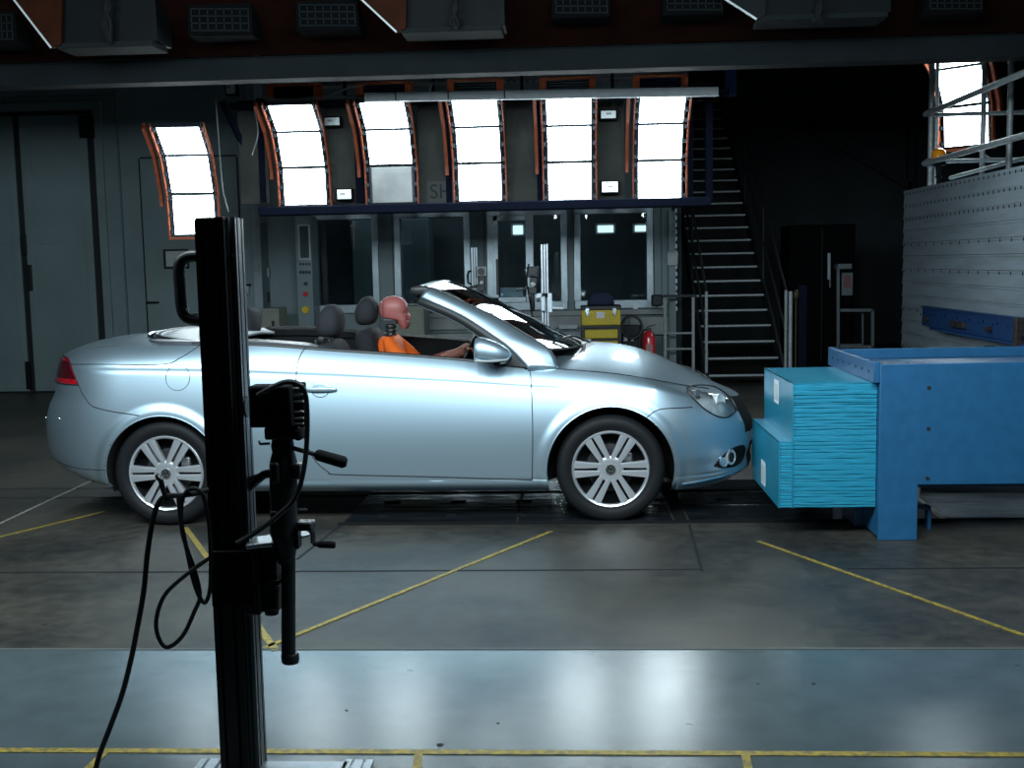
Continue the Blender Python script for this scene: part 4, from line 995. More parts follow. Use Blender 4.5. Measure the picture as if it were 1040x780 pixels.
# crown surfaces: boot lid and bonnet
f_crD = pch([-3.372, -3.3, -3.09, -2.89, -2.72, -2.3, -1.9], [.985, 1.035, 1.085, 1.10, 1.112, 1.118, 1.118])
f_crB = pch([-.3, .06, .237, .49, .745, .903, .998, 1.06, 1.137], [.99, .99, .98, .928, .845, .775, .722, .69, .655])
def topz(i, f):
    x, w, z = G[i][NZ]; k = xnom(i/NX)
    if k[0] == 'm': xn = k[1]
    elif k[0] == 'r': xn = XSR - math.sin(k[1])**(2/NR)*(XSR-XR_N)
    else: xn = XSF + math.sin(k[1])**(2/NF)*(XF_N-XSF)
    zc = f_crD(xn) if xn < -1.5 else f_crB(xn)
    return (x, YC + f*w, z + max(zc - z, 0)*(1-abs(f)**2.4))
X_MIR = -.269; X_PIL = -.087
def xcowl(f): return .14 - .28*abs(f)**1.6
def xopen(f): return -2.70 + .52*abs(f)**4
NF2 = 60
def topsurf(cond, name, m, label=None):
    mb = MB(); idx = {}; vs = []; fs = []
    for i in range(NX):
        for k in range(NF2):
            f0, f1 = -1 + 2*k/NF2, -1 + 2*(k+1)/NF2
            xm = (G[i][NZ][0] + G[i+1][NZ][0])/2; fm = (f0+f1)/2
            if not cond(xm, fm): continue
            q = []
            for (a, b) in ((i, k), (i+1, k), (i+1, k+1), (i, k+1)):
                if (a, b) not in idx: idx[(a, b)] = len(vs); vs.append(topz(a, -1+2*b/NF2))
                q.append(idx[(a, b)])
            fs.append(tuple(q))
    mb.add(vs, fs, True); return mb.build(name, m, car, recalc=False, label=label)
xlidend = C_lid[-1][0]
lid = topsurf(lambda x, f: x < xopen(f), 'boot_lid', PAINT)
for q in shell('lid', '', PAINT):
    q.build('boot_lid_side', PAINT, car, recalc=False)
bonnet = topsurf(lambda x, f: x > xcowl(f) and not (x < X_PIL and abs(f) > .8), 'bonnet', PAINT)
topsurf(lambda x, f: (xcowl(f) < x < X_PIL and abs(f) >= .8) or (X_MIR < x <= xcowl(f) and abs(f) > .66), 'cowl_side', PAINT)
topsurf(lambda x, f: X_MIR < x <= xcowl(f) and abs(f) <= .66, 'cowl_panel', BLK)
# gaps
def gapline(c, r=.0028, sides=(-1, 1), off=0.0006, m=GAP, name='panel_gap'):
    for s in sides: o = MB().tube([onsurf(x, z, s, off) for x, z in c], r, 6).build(name, m, car)
    return o
for c in (C_lid, C_bumpR, C_doorR, C_doorF, C_bumpF): gapline(c)
gapline(C_doorB, .0035)
xs_d = [(p[0], p[1]-.012) for p in C_doorB]; 
top_c = [(x, f_zt(x)) for x in np.linspace(X_MIR, .80, 40)]
for s in (-1, 1): MB().tube([Vector((x, YC + s*(width(x, z)-.001), z+.001)) for x, z in top_c], .0035, 6).build('bonnet_gap', GAP, car)
# bonnet nose gap along the rear edge by the pillar base
for s in (-1, 1):
    pts = []
    for f in np.linspace(1, .8, 6):
        ii = min(range(NX), key=lambda q: abs(G[q][NZ][0] - (X_PIL - .05*(1-f)/.2))); pts.append(Vector(topz(ii, s*f)) + Vector((0, 0, .001)))
    MB().tube(pts, .003, 6).build('panel_gap', GAP, car)
# rim around lamps
for s in (-1, 1):
    MB().tube([onsurf(x, z, s, .0) for x, z in P_head[:-1]], .005, 6, closed=True).build('headlamp_rim', BLK, car)
    MB().tube([onsurf(x, z, s, .0) for x, z in C_tail], .0035, 6).build('tail_lamp_edge', GAP, car)
    MB().tube([onsurf(x, z, s, .001) for x, z in C_fog[:-1]], .003, 5, closed=True).build('fog_recess_edge', GAP, car)
# fuel flap
fp = surf(180.5, 383.5)
MB().tube([onsurf(fp.x + .072*math.cos(t), fp.z + .075*math.sin(t), -1, .0004) for t in np.linspace(0, 2*PI, 40)[:-1]], .0022, 6, closed=True).build('fuel_flap_edge', mat('fine_gap_grey', (.12, .14, .15), .6), car)
# headlamp innards
def lamp_inner(px, py, r, off, m, nm):
    p = surf(px, py)
    for s in (-1, 1):
        c = onsurf(p.x, p.z, s, off); e = .01
        nx = -(width(p.x+e, p.z)-width(p.x-e, p.z))/(2*e); d = Vector((nx, s, .12)).normalized()
        mb = MB(); mb.cyl(c - d*.05, c, r, 24); mb.tube([c + (d.orthogonal().normalized()*math.cos(t) + d.cross(d.orthogonal()).normalized()*math.sin(t))*r for t in np.linspace(0, 2*PI, 24)[:-1]], .004, 6, closed=True)
        mb.build(nm, m, car)
lamp_inner(709, 401, .027, -.008, STEEL, 'indicator_lens'); lamp_inner(732, 409, .052, -.012, HLG, 'main_beam_lens'); lamp_inner(742, 463.5, .044, .018, HUB, 'fog_lamp_ring'); lamp_inner(742.5, 463.5, .026, .023, BLK, 'fog_lamp_lens')
lamp_inner(735, 467.5, .036, .008, PAINT, 'fog_lamp_cover')
# clear headlamp covers
for s, q in zip((-1, 1), shell('head', '', GLS, off=.001)): q.build('headlamp_cover', CLR, car, recalc=False)
for s in (-1, 1): MB().tube([onsurf(x, zl0, s, .0) for x in np.linspace(-3.285, C_tail[-1][0], 20)], .005, 6).build('tail_lamp_edge', GAP, car)
# dark quarter of tail lamp
for s in (-1, 1):
    mb = MB(); rows = []
    for z in np.linspace(zl0+.035, zl1-.02, 8):
        xe = lerpc(C_tail, z, 1) - .008; rows.append([onsurf(x, z, s, .005) for x in np.linspace(max(f_xr(z)+.012, -3.24), xe, 8)])
    mb.grid(rows); mb.build('tail_lamp_dark_lens', REDD, car)
# grille slats and plates
mb = MB()
for z in (.50, .54, .58, .62):
    mb.tube([(f_xf(z)*1.0 - .73*(1-math.sqrt(max(0, 1-(y/.88)**2.2)))*.9 + .006, YC+y, z) for y in np.linspace(-.46, .46, 14)], .006, 6)
mb.build('grille_bar', CHR, gr)
# chin lip highlight and lower splitter
MB().tube([onsurf(x, .222 + (x-.7)*.07, -1, .004) for x in np.linspace(.62, 1.0, 14)] , .006, 6).build('bumper_lip', CHR, car)
gapline([(x, .345 + .03*sstep(-2.9, -3.3, x)) for x in np.linspace(-2.755, -3.31, 22)], .002)
MB().sell(surf(47, 424), .008, .008, .008, 1, 1, 6, 8).sell(surf(60.5, 425), .006, .006, .006, 1, 1, 6, 8).build('parking_sensor', CHR, car)
# rear bumper badge side trims none; underbody
mb = MB(); mb.box(-2.95, XRW-.36, 6.6, 8.0, .24, .8); mb.box(XRW+.36, XFW-.375, 6.55, 8.05, .19, .30); mb.box(XFW+.375, .85, 6.7, 7.9, .2, .55); mb.box(XRW-.36, XRW+.36, 6.78, 7.82, .26, .75); mb.box(XFW-.375, XFW+.375, 6.78, 7.82, .24, .74)
mb.build('underbody', WELL, car)
for cx, r in ((XRW, .352), (XFW, .372)):
    for s in (-1, 1):
        mb = MB(); y0 = YC + s*.885; y1 = YC + s*.55; rows = []
        t0 = math.asin((.20-WR)/r)
        ang = np.linspace(t0, PI - t0, 30)
        rows = [[(cx+(r+.004)*math.cos(t), YC + s*(width(cx+(r+.004)*math.cos(t), WR+(r+.004)*math.sin(t))-.012), WR+(r+.004)*math.sin(t)) for t in ang], [(cx+(r+.02)*math.cos(t), y1, WR+(r+.02)*math.sin(t)) for t in ang]]
        mb.grid(rows); rows = [[(cx+(r+.02)*math.cos(t), y1, WR+(r+.02)*math.sin(t)) for t in ang], [(cx, y1, WR) for t in ang]]; mb.grid(rows, smooth=False)
        mb.build('wheel_arch_liner', WELL, car)
        MB().tube([Vector((cx+r*math.cos(t), YC+s*(width(cx+(r+.002)*math.cos(t), WR+(r+.002)*math.sin(t))-.003), WR+r*math.sin(t))) for t in np.linspace(math.asin((.215-WR)/r), PI-math.asin((.235-WR)/r), 40)], .005, 6).build('wheel_arch_lip', PAINT, car)
# ---------------- wheels
def wheel(cx, s, front):
    yo = YC + s*.868; o_ = s
    L = lambda r, h: (r, -s*h*-1 if False else s*(-h))
    w = MB().lathe([(r, -s*h) for r, h in ((.222, .03), (.226, .012), (.240, .0), (.262, -.006), (.285, -.004), (.300, .004), (.309, .018), (.3145, .03), (.315, .045), (.315, .17), (.309, .19), (.29, .205), (.23, .2), (.222, .18))], (cx, yo, WR), 'y', 72).build('wheel', RUB, car, label='black tyre with silver twelve-spoke cover')
    grv = MB()
    for k in range(72):
        t = 2*PI*k/72; a = Vector((math.cos(t), 0, math.sin(t))); grv.obox(Vector((cx, yo + -s*.02, WR)) + a*.311, Vector((cx, yo + -s*.05, WR)) + a*.3165, .004, .004)
    grv.build('tread_block', BLKM, w)
    MB().lathe([(r, -s*h) for r, h in ((.05, .10), (.205, .10), (.212, .05), (.218, .012), (.224, .008), (.224, .03), (.214, .12), (.05, .13))], (cx, yo, WR), 'y', 48).build('rim_well', BLKM, w)
    MB().lathe([(r, -s*h) for r, h in ((.206, .022), (.212, .008), (.220, .004), (.226, .010), (.226, .026), (.214, .04))], (cx, yo, WR), 'y', 64).build('rim_ring', HUB, w)
    MB().lathe([(r, -s*h) for r, h in ((.02, .078), (.14, .078), (.14, .09), (.02, .09))], (cx, yo, WR), 'y', 40).build('brake_disc', DISCM, w)
    MB().box(cx+.07, cx+.13, min(yo-s*.06, yo-s*.09), max(yo-s*.06, yo-s*.09), WR+.01, WR+.09).build('brake_caliper', STEEL, w, bevel=.01)
    cap = MB(); y_ = lambda h: yo - s*h
    cap.lathe([(0, -s*.012), (.035, -s*.010), (.060, -s*.008), (.074, -s*.014), (.078, -s*.03), (0, -s*.04)], (cx, yo, WR), 'y', 36)
    for k in range(6):
        for q in (-1, 1):
            th = k*PI/3; d = Vector((math.cos(th), 0, math.sin(th))); nrm = Vector((-math.sin(th), 0, math.cos(th)))*q
            c0 = Vector((cx, 0, WR))
            pts = [(.058, .009, .034), (.13, .0075, .041), (.216, .0065, .051)]
            fv = []; 
            for (r, a, b), h in zip(pts, (.012, .006, .010)):
                for (n1, hh) in ((a, h), ((a+b)/2, h-.004), (b, h), (b, h+.028), (a, h+.028)):
                    p = c0 + d*r + nrm*n1; fv.append((p.x, y_(hh), p.z))
            fs = []
            for a in range(2):
                for b in range(5): fs.append((a*5+b, a*5+(b+1) % 5, (a+1)*5+(b+1) % 5, (a+1)*5+b))
            fs += [(0,1,2,3,4), (14,13,12,11,10)]
            cap.add(fv, fs)
    cap.build('hub_cap', HUB, w)
    for k in range(6):
        th = k*PI/3; p = Vector((cx+.052*math.cos(th), y_(.006), WR+.052*math.sin(th)))
    em = MB(); em.lathe([(0, -s*.004), (.0285, -s*.004), (.0285, -s*.012), (0, -s*.012)], (cx, yo, WR), 'y', 28); em.build('hub_badge', BLK, w)
    vw = MB(); vw.lathe([(.026, -s*.001), (.0285, -s*.001), (.0285, -s*.006), (.026, -s*.006)], (cx, yo, WR), 'y', 28, True)
    def seg(a, b): vw.obox((cx+a[0], y_(.002), WR+a[1]), (cx+b[0], y_(.002), WR+b[1]), .004, .0035, up=(0, 1, 0))
    for a, b in (((-.011, .024), (0, .004)), ((.011, .024), (0, .004)), ((-.022, .014), (-.010, -.020)), ((-.010, -.020), (0, -.002)), ((0, -.002), (.010, -.020)), ((.010, -.020), (.022, .014))): seg(a, b)
    vw.build('hub_emblem', CHR, w)
for cx in (XRW, XFW):
    for s in (-1, 1): wheel(cx, s, cx > 0)
# ---------------- windscreen frame
BQ = ((559, 355, 6.54), (530, 337, 6.61), (500, 320, 6.67), (460, 302, 6.74), (437, 292, 6.79))
A = crom([(-.269, 6.475, .905), (-.39, 6.53, 1.03), (-.478, 6.57, 1.095), (-.658, 6.65, 1.207), (-.84, 6.72, 1.285), (-.925, 6.76, 1.318)], 6)
B = crom([(-.087, 6.50, .90)] + [at(*q) for q in BQ], 6)
Bg = crom([at(*q) for q in BQ], 8)
def mirp(p, s): return p if s < 0 else Vector((p.x, 2*YC - p.y, p.z))
for s in (-1, 1):
    mb = MB(); rows = []
    for a, b in zip(A, B):
        a = Vector(a); b = Vector(b); r = []
        for k in range(9):
            t = k/8; p = a.lerp(b, t); bulge = .016*math.sin(PI*t); p = p + Vector((0, -bulge*.9, bulge*.6)); r.append(mirp(p, s))
        rows.append(r)
    mb.grid(rows); 
    mb.add([mirp(A[0], s), mirp(B[0], s), mirp(Vector((-.087, 6.50, .89)), s), mirp(Vector((-.269, 6.475, .89)), s)], [(0,1,2,3)])
    mb.build('windscreen_pillar', PAINT, car, solid=.03)
    # inner dark seal under pillar
    mb = MB(); rows = [[mirp(p + Vector((-.004, .0, -.002)), s) for p in A], [mirp(p + Vector((-.045, .035, -.030)), s) for p in A], [mirp(p + Vector((-.01, .10, .03)), s) for p in A]]
    mb.grid(rows); mb.build('door_seal', BLK, car, solid=.008)
    MB().tube([mirp(p + Vector((-.047, .028, -.034)), s) for p in A[4:]], .004, 6).build('seal_edge_strip', TRIMG, car)
    # mirror triangle
    v = [mirp(Vector(q), s) for q in ((-.275, 6.47, .915), (-.47, 6.49, .925), (-.405, 6.54, 1.035))]; v2 = [q + Vector((0, .03*(-s)*1.0, 0)) for q in v]
    MB().add(v + v2, [(0,1,2), (5,4,3), (0,3,4,1), (1,4,5,2), (2,5,3,0)]).build('quarter_triangle', BLK, car)
# glass
Cc = crom([(.059, 7.3, .985), (-.145, 7.3, 1.092), (-.398, 7.3, 1.228), (-.65, 7.3, 1.35), (-.80, 7.3, 1.405)], 8)
rows = []
for b, c in zip(Bg, Cc):
    r = []
    for k in range(25):
        f = -1 + 2*k/24; g = 1 - f*f; b_ = Vector(b); c_ = Vector(c)
        r.append((b_.x + (c_.x-b_.x)*g, YC + f*(YC-b_.y), b_.z + (c_.z-b_.z)*g))
    rows.append(r)
gl = MB().grid(rows); wsc = gl.build('windscreen', GLS, car, recalc=False)
mb = MB(); mb.tube(rows[0], .008, 6); mb.tube([r[0] for r in rows], .005, 6); mb.tube([r[-1] for r in rows], .005, 6); mb.build('windscreen_seal', BLK, wsc)
top = rows[-1]; mb = MB(); R_ = []
for dx, dz in ((0, .002), (-.03, .012), (-.075, .010), (-.11, -.012), (-.115, -.03), (-.07, -.035), (0, -.015), (0, .002)):
    R_.append([(p[0]+dx + (.055 if False else 0), p[1], p[2]+dz - .03*(dx/.11)*-1*0) for p in top])
mb.grid(R_); mb.build('windscreen_header', PAINT, car)
mb = MB(); mb.tube([(p[0]-.112, p[1], p[2]-.022) for p in top], .014, 8); mb.build('header_seal', BLK, car)
# end caps of header (mirror side)
for s in (-1, 1):
    i_ = 0 if s < 0 else -1; p = Vector(top[i_]); MB().sell(p + Vector((-.06, 0, -.018)), .06, .02, .03, .7, .7, 10, 14).build('header_corner', BLK, car)
MB().sell(Vector((-.70, YC, 1.30)), .02, .11, .035, .6, .6, 10, 16).cyl((-.70, YC, 1.31), (-.74, YC, 1.37), .008, 8).build('rear_view_mirror', BLK, car)
# wipers
mb = MB(); mb.tube(crom([(.06, 6.98, .99), (-.02, 6.85, 1.02), (-.12, 6.75, 1.045)], 6), .007, 6); mb.tube(crom([(.10, 7.35, .995), (.0, 7.1, 1.05), (-.07, 6.9, 1.05)], 6), .007, 6); mb.build('wiper', BLK, car)
for q in ((.06, 6.98), (.10, 7.35)): MB().cyl((*q, .97), (*q, 1.01), .014, 10).build('wiper_spindle', STEEL, car)
# ---------------- door mirrors
def dmirror(s):
    c0 = at(499, 357, 6.34); c0 = Vector((c0.x, 6.34, c0.z)); mb = MB()
    rows = []
    n = 14
    for i in range(n+1):      # from the front tip (right) to the glass side (left)
        t = i/n; x = c0.x + .115 - .205*t
        h = .075*math.sin(min(1, (t*1.12)**.62)*PI/2)**.9 + .002; hy = .085*math.sin(min(1, (t*1.15)**.6)*PI/2) + .002
        zc_ = c0.z - .022 + .030*sstep(0, 1, t)
        if t > .9: k = 1 - (t-.9)*1.5; h *= k; hy *= k
        r = []
        for k in range(25):
            a = 2*PI*k/24; cz = math.copysign(abs(math.sin(a))**.8, math.sin(a)); cy = math.copysign(abs(math.cos(a))**.8, math.cos(a))
            zz = h*cz if cz > 0 else h*.72*cz
            r.append(mirp(Vector((x, c0.y + hy*cy, zc_ + zz)), s))
        rows.append(r)
    mb.grid(rows); mb.add(rows[0][:-1], [tuple(range(24))]); mb.add(rows[-1][:-1], [tuple(range(24))[::-1]])
    o = mb.build('door_mirror', PAINT, car)
    xg = c0.x - .091
    MB().sell(mirp(Vector((xg, c0.y, c0.z+.01)), s), .004, .07, .052, .6, .6, 10, 20).build('mirror_glass', CHR, o)
    mb = MB(); mb.tube([mirp(Vector((c0.x + .09 - .18*t, c0.y - .0 + (.055 if False else -.078*math.sin(min(1, (.1+t)**.6)*PI/2)), c0.z - .045 - .004*math.sin(t*PI))), s) for t in np.linspace(0, 1, 12)], .007, 6); mb.build('mirror_indicator', GREYP, o)
    mb = MB(); mb.tube([mirp(Vector(q), s) for q in ((c0.x+.03, c0.y+.05, c0.z-.05), (c0.x+.06, 6.45, c0.z-.055), (c0.x+.08, 6.50, c0.z-.05))], [.03, .028, .03], 12); mb.build('mirror_foot', BLK, o)
dmirror(-1); dmirror(1)
# ---------------- door handle
for s in (-1, 1):
    a = surf(314, 395.5); b = surf(339, 396.5); hz = a.z
    mb = MB(); mb.sell(onsurf((a.x+b.x)/2 + .0, hz, s, .012), (b.x-a.x)/2+.02, .015, .014, .6, .8, 12, 20); h_ = mb.build('door_handle', PAINT, car)
    c = surf(325.5, 395.5)
    MB().sell(onsurf(c.x, c.z, s, -.004), .052, .006, .043, 1, 1, 10, 24).build('handle_cup', PAINT, h_)
    MB().tube([onsurf(c.x+.052*math.cos(t), c.z+.045*math.sin(t), s, .001) for t in np.linspace(PI*1.05, PI*1.95, 16)], .002, 5).build('cup_edge', GAP, h_)
# ---------------- belt line, coaming and cockpit
xb_l = np.linspace(-2.25, -.269, 50)
for s in (-1, 1):
    mb = MB(); mb.tube([Vector((x, YC + s*(width(x, f_zt(x))-.010), f_zt(x)+.004)) for x in xb_l], .012, 8); mb.build('belt_strip', BLK, car)
    mb = MB(); rows = []
    for x in xb_l: w_ = width(x, f_zt(x)); z = f_zt(x); rows.append([(x, YC+s*(w_-.005), z+.002), (x, YC+s*(w_-.06), z+.014), (x, YC+s*(w_-.11), z+.006), (x, YC+s*(w_-.135), z-.04), (x, YC+s*(w_-.14), .35)])
    mb.grid(rows); mb.build('door_card', BLKM, car, solid=.01)
    # grey coaming beside the rear seat, far one blackened to imitate shade
    mb = MB(); xs2 = np.linspace(-2.62, -1.40, 26); rows = []
    for x in xs2:
        k = (1 - sstep(-1.6, -1.40, x)); w_ = width(x, f_zt(x)); z = f_zt(x); hgt = .004 + .020*k; inn = .03+.10*k
        if x < -2.3: w_ -= .55*(( -2.3 - x)/.32)**3*.35
        rows.append([(x, YC+s*(w_-.02), z+.004), (x, YC+s*(w_-.03), z+hgt), (x, YC+s*(w_-.03-inn*.6), z+hgt+.008), (x, YC+s*(w_-.03-inn), z+hgt*.5), (x, YC+s*(w_-.03-inn), z-.03)])
    mb.grid(rows); mb.build('coaming', TRIMG if s < 0 else BLKM, car)
# chrome ring round the rear of the opening
def open_pt(f, d=0, dz=.004):
    x = xopen(f); ii = min(range(NX), key=lambda q: abs(G[q][NZ][0]-x)); p = Vector(topz(ii, f)); return Vector((x + d, YC + (p.y-YC)*(1-d*.12), p.z + dz))
fs_ = np.linspace(-1, 1, 61)
MB().tube([open_pt(f, .0) for f in fs_[1:-1]], .010, 8).build('opening_trim', CHR, car, label='bright trim strip round the rear of the opening')
MB().tube([open_pt(f*.97, .045, .004) for f in fs_[1:-1]], .016, 8).build('opening_seal', BLK, car)
MB().tube([open_pt(f*.94, .08, .006) for f in fs_[1:-1]], .008, 8).build('opening_inner_trim', TRAY, car)
mb = MB(); rows = []
for f in np.linspace(-.94, .94, 31):
    p = open_pt(f, .07, .0); rows.append([(p.x + k*(.07*(1-abs(f)**3)+.012), p.y, p.z + .004 + .012*math.sin(k/6*PI) - .0008*k*k) for k in range(7)])
mb.grid(rows); mb.build('tonneau_cover', TONN, car, solid=.02)
mb = MB(); mb.box(-2.28, -.2, 6.62, 7.98, .28, .32).box(-2.30, -2.26, 6.58, 8.02, .3, 1.03).box(-2.28, -1.75, 6.65, 7.95, .32, .62)
mb.build('cockpit_tub', BLKM, car)
# dashboard and steering wheel
mb = MB(); mb.prism([(-.28, .45), (-.60, .50), (-.62, .72), (-.58, .86), (-.48, .91), (-.2, .92), (-.06, .90), (-.06, .45)], 6.70, 7.90, 'y'); mb.build('dashboard', BLKM, car, bevel=.02)
SWc = Vector((-.735, 7.67, .885)); tilt = math.radians(28)
ux = Vector((-math.sin(tilt)*-1, 0, math.cos(tilt))); uy = Vector((0, 1, 0))
sw = MB().tube([SWc + (ux*math.sin(t) + uy*math.cos(t))*.185 for t in np.linspace(0, 2*PI, 40)[:-1]], .016, 10, closed=True).build('steering_wheel', BLK, car)
nw = uy.cross(ux).normalized()
mb = MB(); mb.sell(SWc + nw*.02, .03, .07, .06, .7, .7, 10, 16)
for a in (PI*1.5, PI*.03, PI*.97): mb.obox(SWc, SWc + (ux*math.sin(a)+uy*math.cos(a))*.18, .03, .015)
mb.cyl(SWc, SWc + Vector((.2, 0, -.1)), .03, 10); mb.build('wheel_hub', BLK, sw)
# ---------------- seats
def seat(cx, cy, hx, hz, hs, name, lab=None):
    bk = math.radians(-14); R = Matrix.Rotation(bk, 3, 'Y')
    base = Vector((cx, cy, .36))
    o = MB().sell((cx+.22, cy, .45), .28, .25, .10, .5, .5, 14, 24).build(name, FAB, car, label=lab)
    topb = Vector((hx+.0, cy, hz-.14)); mid = (Vector((cx, cy, .5)) + topb)/2; ln = (topb - Vector((cx, cy, .5))).length
    dr = (topb - Vector((cx, cy, .5))).normalized(); ang = math.atan2(dr.x, dr.z); R = Matrix.Rotation(ang, 3, 'Y')
    MB().sell(mid, .085, .24, ln/2+.02, .45, .55, 18, 26, R).build('backrest', FAB, o)
    Rh = Matrix.Rotation(ang*.25, 3, 'Y')
    # headrest: domed on top, narrower to the top
    hm = MB(); hm.sell((0, 0, 0), 1, 1, 1, .62, .7, 20, 28)
    hv = []
    for v in hm.v:
        x, y, z = v; k = 1 - .52*max(z, 0)**1.7 if z > 0 else 1 - .06*abs(z)**2
        hv.append(tuple(Vector((hx, cy, hz)) + Rh @ Vector((x*.079*hs*k + .012*z*hs, y*.125*hs*(1-.18*max(z,0)), z*.098*hs))))
    MB().add(hv, hm.f, True).build('headrest', FAB, o)
    for q in (-.05, .05): MB().cyl((hx-.01, cy+q, hz-.18), (hx-.0, cy+q, hz-.07), .007, 8).build('headrest_post', CHR, o)
    return o
h = at(336, 326, 6.93); seat(h.x+.10, 6.93, h.x, h.z, 1.06, 'front_seat')
h = at(373, 315.5, 7.67); seat(h.x+.10, 7.67, h.x, h.z, 1.0, 'front_seat')
h = at(251, 327, 7.64)
for cy in (7.64, 6.96): seat(h.x+.10, cy, h.x, h.z, 1.12, 'rear_seat')
# belts visible between the seats
h1 = at(324, 347, 6.8); MB().tube(crom([at(322, 352, 6.75), at(321, 346, 6.75), at(327, 343, 6.78), at(336, 344, 6.8)], 5), .008, 6).sell(at(326, 345, 6.76), .02, .01, .02, .6, .6, 8, 10).build('seat_belt', BLK, car)

# ================================================================== DUMMY
dm = thing('crash_test_dummy', (-1.2, 7.67, .5), 'crash test dummy in an orange shirt with pink vinyl head, sitting at the steering wheel', 'dummy')
YD = 7.67
hc = at(400, 316, YD)
def hx_(px): return at(px, 316, YD).x
def hz_(py): return at(400, py, YD).z
front = pch([hz_(334.5), hz_(333), hz_(328), hz_(325), hz_(321.5), hz_(318), hz_(312), hz_(306), hz_(302), hz_(300.2)], [hx_(411), hx_(414.6), hx_(416), hx_(415.6), hx_(417.4), hx_(414.8), hx_(414.4), hx_(412), hx_(407), hx_(401)])
back = pch([hz_(334.5), hz_(332), hz_(328), hz_(325), hz_(322), hz_(316), hz_(309), hz_(303.5), hz_(301), hz_(300.2)], [hx_(409), hx_(406.5), hx_(404), hx_(402), hx_(387), hx_(385), hx_(385.6), hx_(390), hx_(395), hx_(400)])
mb = MB(); rows = []
zs1 = list(np.linspace(hz_(334.5), hz_(300.2), 34))
for z in zs1:
    xf_, xb2 = front(z), back(z); cx_, hw_ = (xf_+xb2)/2, (xf_-xb2)/2
    t = (z - hz_(334.5))/(hz_(300.2)-hz_(334.5)); wy = .076*math.sin(min(1, (t+.12)**.55)*PI/2)*math.sqrt(max(0, 1-max(0, (t-.55)/.45)**2.4)) + .001
    r = []
    for k in range(33):
        a = 2*PI*k/32; y = math.sin(a); x = math.cos(a)
        x = math.copysign(abs(x)**.85, x)
        # nose narrows
        nose = hz_(326) < z < hz_(317)
        xx = cx_ + hw_*x
        if x > 0 and nose and abs(y) > .22: xx = min(xx, hx_(413.5))
        if x > 0 and hz_(319) < z < hz_(315) and .2 < abs(y) < .6: xx -= .006   # eye sockets
        if x > 0 and abs(z - hz_(327.5)) < .004 and abs(y) < .35: xx -= .004   # mouth
        r.append((xx, YD + wy*y, z))
    rows.append(r)
mb.grid(rows); mb.add(rows[0][:-1], [tuple(range(32))]); mb.add(rows[-1][:-1], [tuple(range(32))[::-1]])
hd = mb.build('head', SKIN, dm)
xq = hx_(390.5)
MB().tube([(xq, YD + .075*math.sin(a)*.93, hz_(315) + .098*math.cos(a)) for a in np.linspace(-PI*.62, PI*.62, 30)], .0022, 5).build('head_seam', mat('seam_dark', (.12, .03, .03), .6), hd)
mb = MB(); nx0 = hx_(396.5)
ZN = hz_(325.5)
for k in range(5):
    z = hz_(344) + k*.028; mb.lathe([(0, -.011), (.036, -.011), (.038, 0), (.036, .009), (0, .009)], (nx0, YD, z), 'z', 20)
mb.cyl((nx0, YD, hz_(346)), (nx0, YD, ZN), .026, 14); mb.box(nx0-.05, nx0+.045, YD-.05, YD+.05, ZN-.022, ZN+.004)
mb.build('neck', BLK, dm)
mb = MB()
for k in range(4): z = hz_(342.5) + k*.028; mb.lathe([(0, -.003), (.032, -.003), (.032, .003), (0, .003)], (nx0, YD, z), 'z', 20)
mb.build('neck_disc', CHR, dm)
# body by skin modifier
def skin(name, verts, edges, m, parent, sub=2, root=0):
    me = bpy.data.meshes.new(name); off = Vector(); p = parent
    while p is not None: off += Vector(p.location); p = p.parent
    me.from_pydata([tuple(Vector(v[0]) - off) for v in verts], edges, []); o = bpy.data.objects.new(name, me); COL.objects.link(o)
    if parent: o.parent = parent
    sk = o.modifiers.new('skin', 'SKIN'); sk.use_smooth_shade = True
    for i, v in enumerate(verts):
        r = v[1]; me.skin_vertices[0].data[i].radius = r if isinstance(r, tuple) else (r, r); me.skin_vertices[0].data[i].use_root = (i == root)
    s = o.modifiers.new('sub', 'SUBSURF'); s.levels = sub; s.render_levels = sub; me.materials.append(m); return o
sx = at(394, 350, YD).x; shz = at(394, 344, YD).z
hip = Vector((sx-.02, YD, .56))
def V3(x, y, z): return (sx + x, YD + y, z)
tv = [(tuple(hip), (.15, .13)), (V3(-.01, 0, .72), (.15, .12)), (V3(.0, 0, .88), (.17, .13)), (V3(.01, 0, shz-.045), (.15, .10)), (V3(.005, 0, shz+.01), (.07, .07)),
      (V3(.02, -.16, shz-.03), .062), (V3(.10, -.21, shz-.10), .056), (V3(.20, -.22, shz-.20), .048), (V3(.02, .16, shz-.03), .062), (V3(.10, .21, shz-.10), .056), (V3(.20, .22, shz-.20), .048),
      (V3(.10, -.10, .50), .09), (V3(.45, -.13, .60), .075), (V3(.75, -.13, .40), .05), (V3(.10, .10, .50), .09), (V3(.45, .13, .60), .075), (V3(.75, .13, .40), .05)]
skin('torso', tv, [(0,1),(1,2),(2,3),(3,4),(3,5),(5,6),(6,7),(3,8),(8,9),(9,10),(0,11),(11,12),(12,13),(0,14),(14,15),(15,16)], ORS, dm)
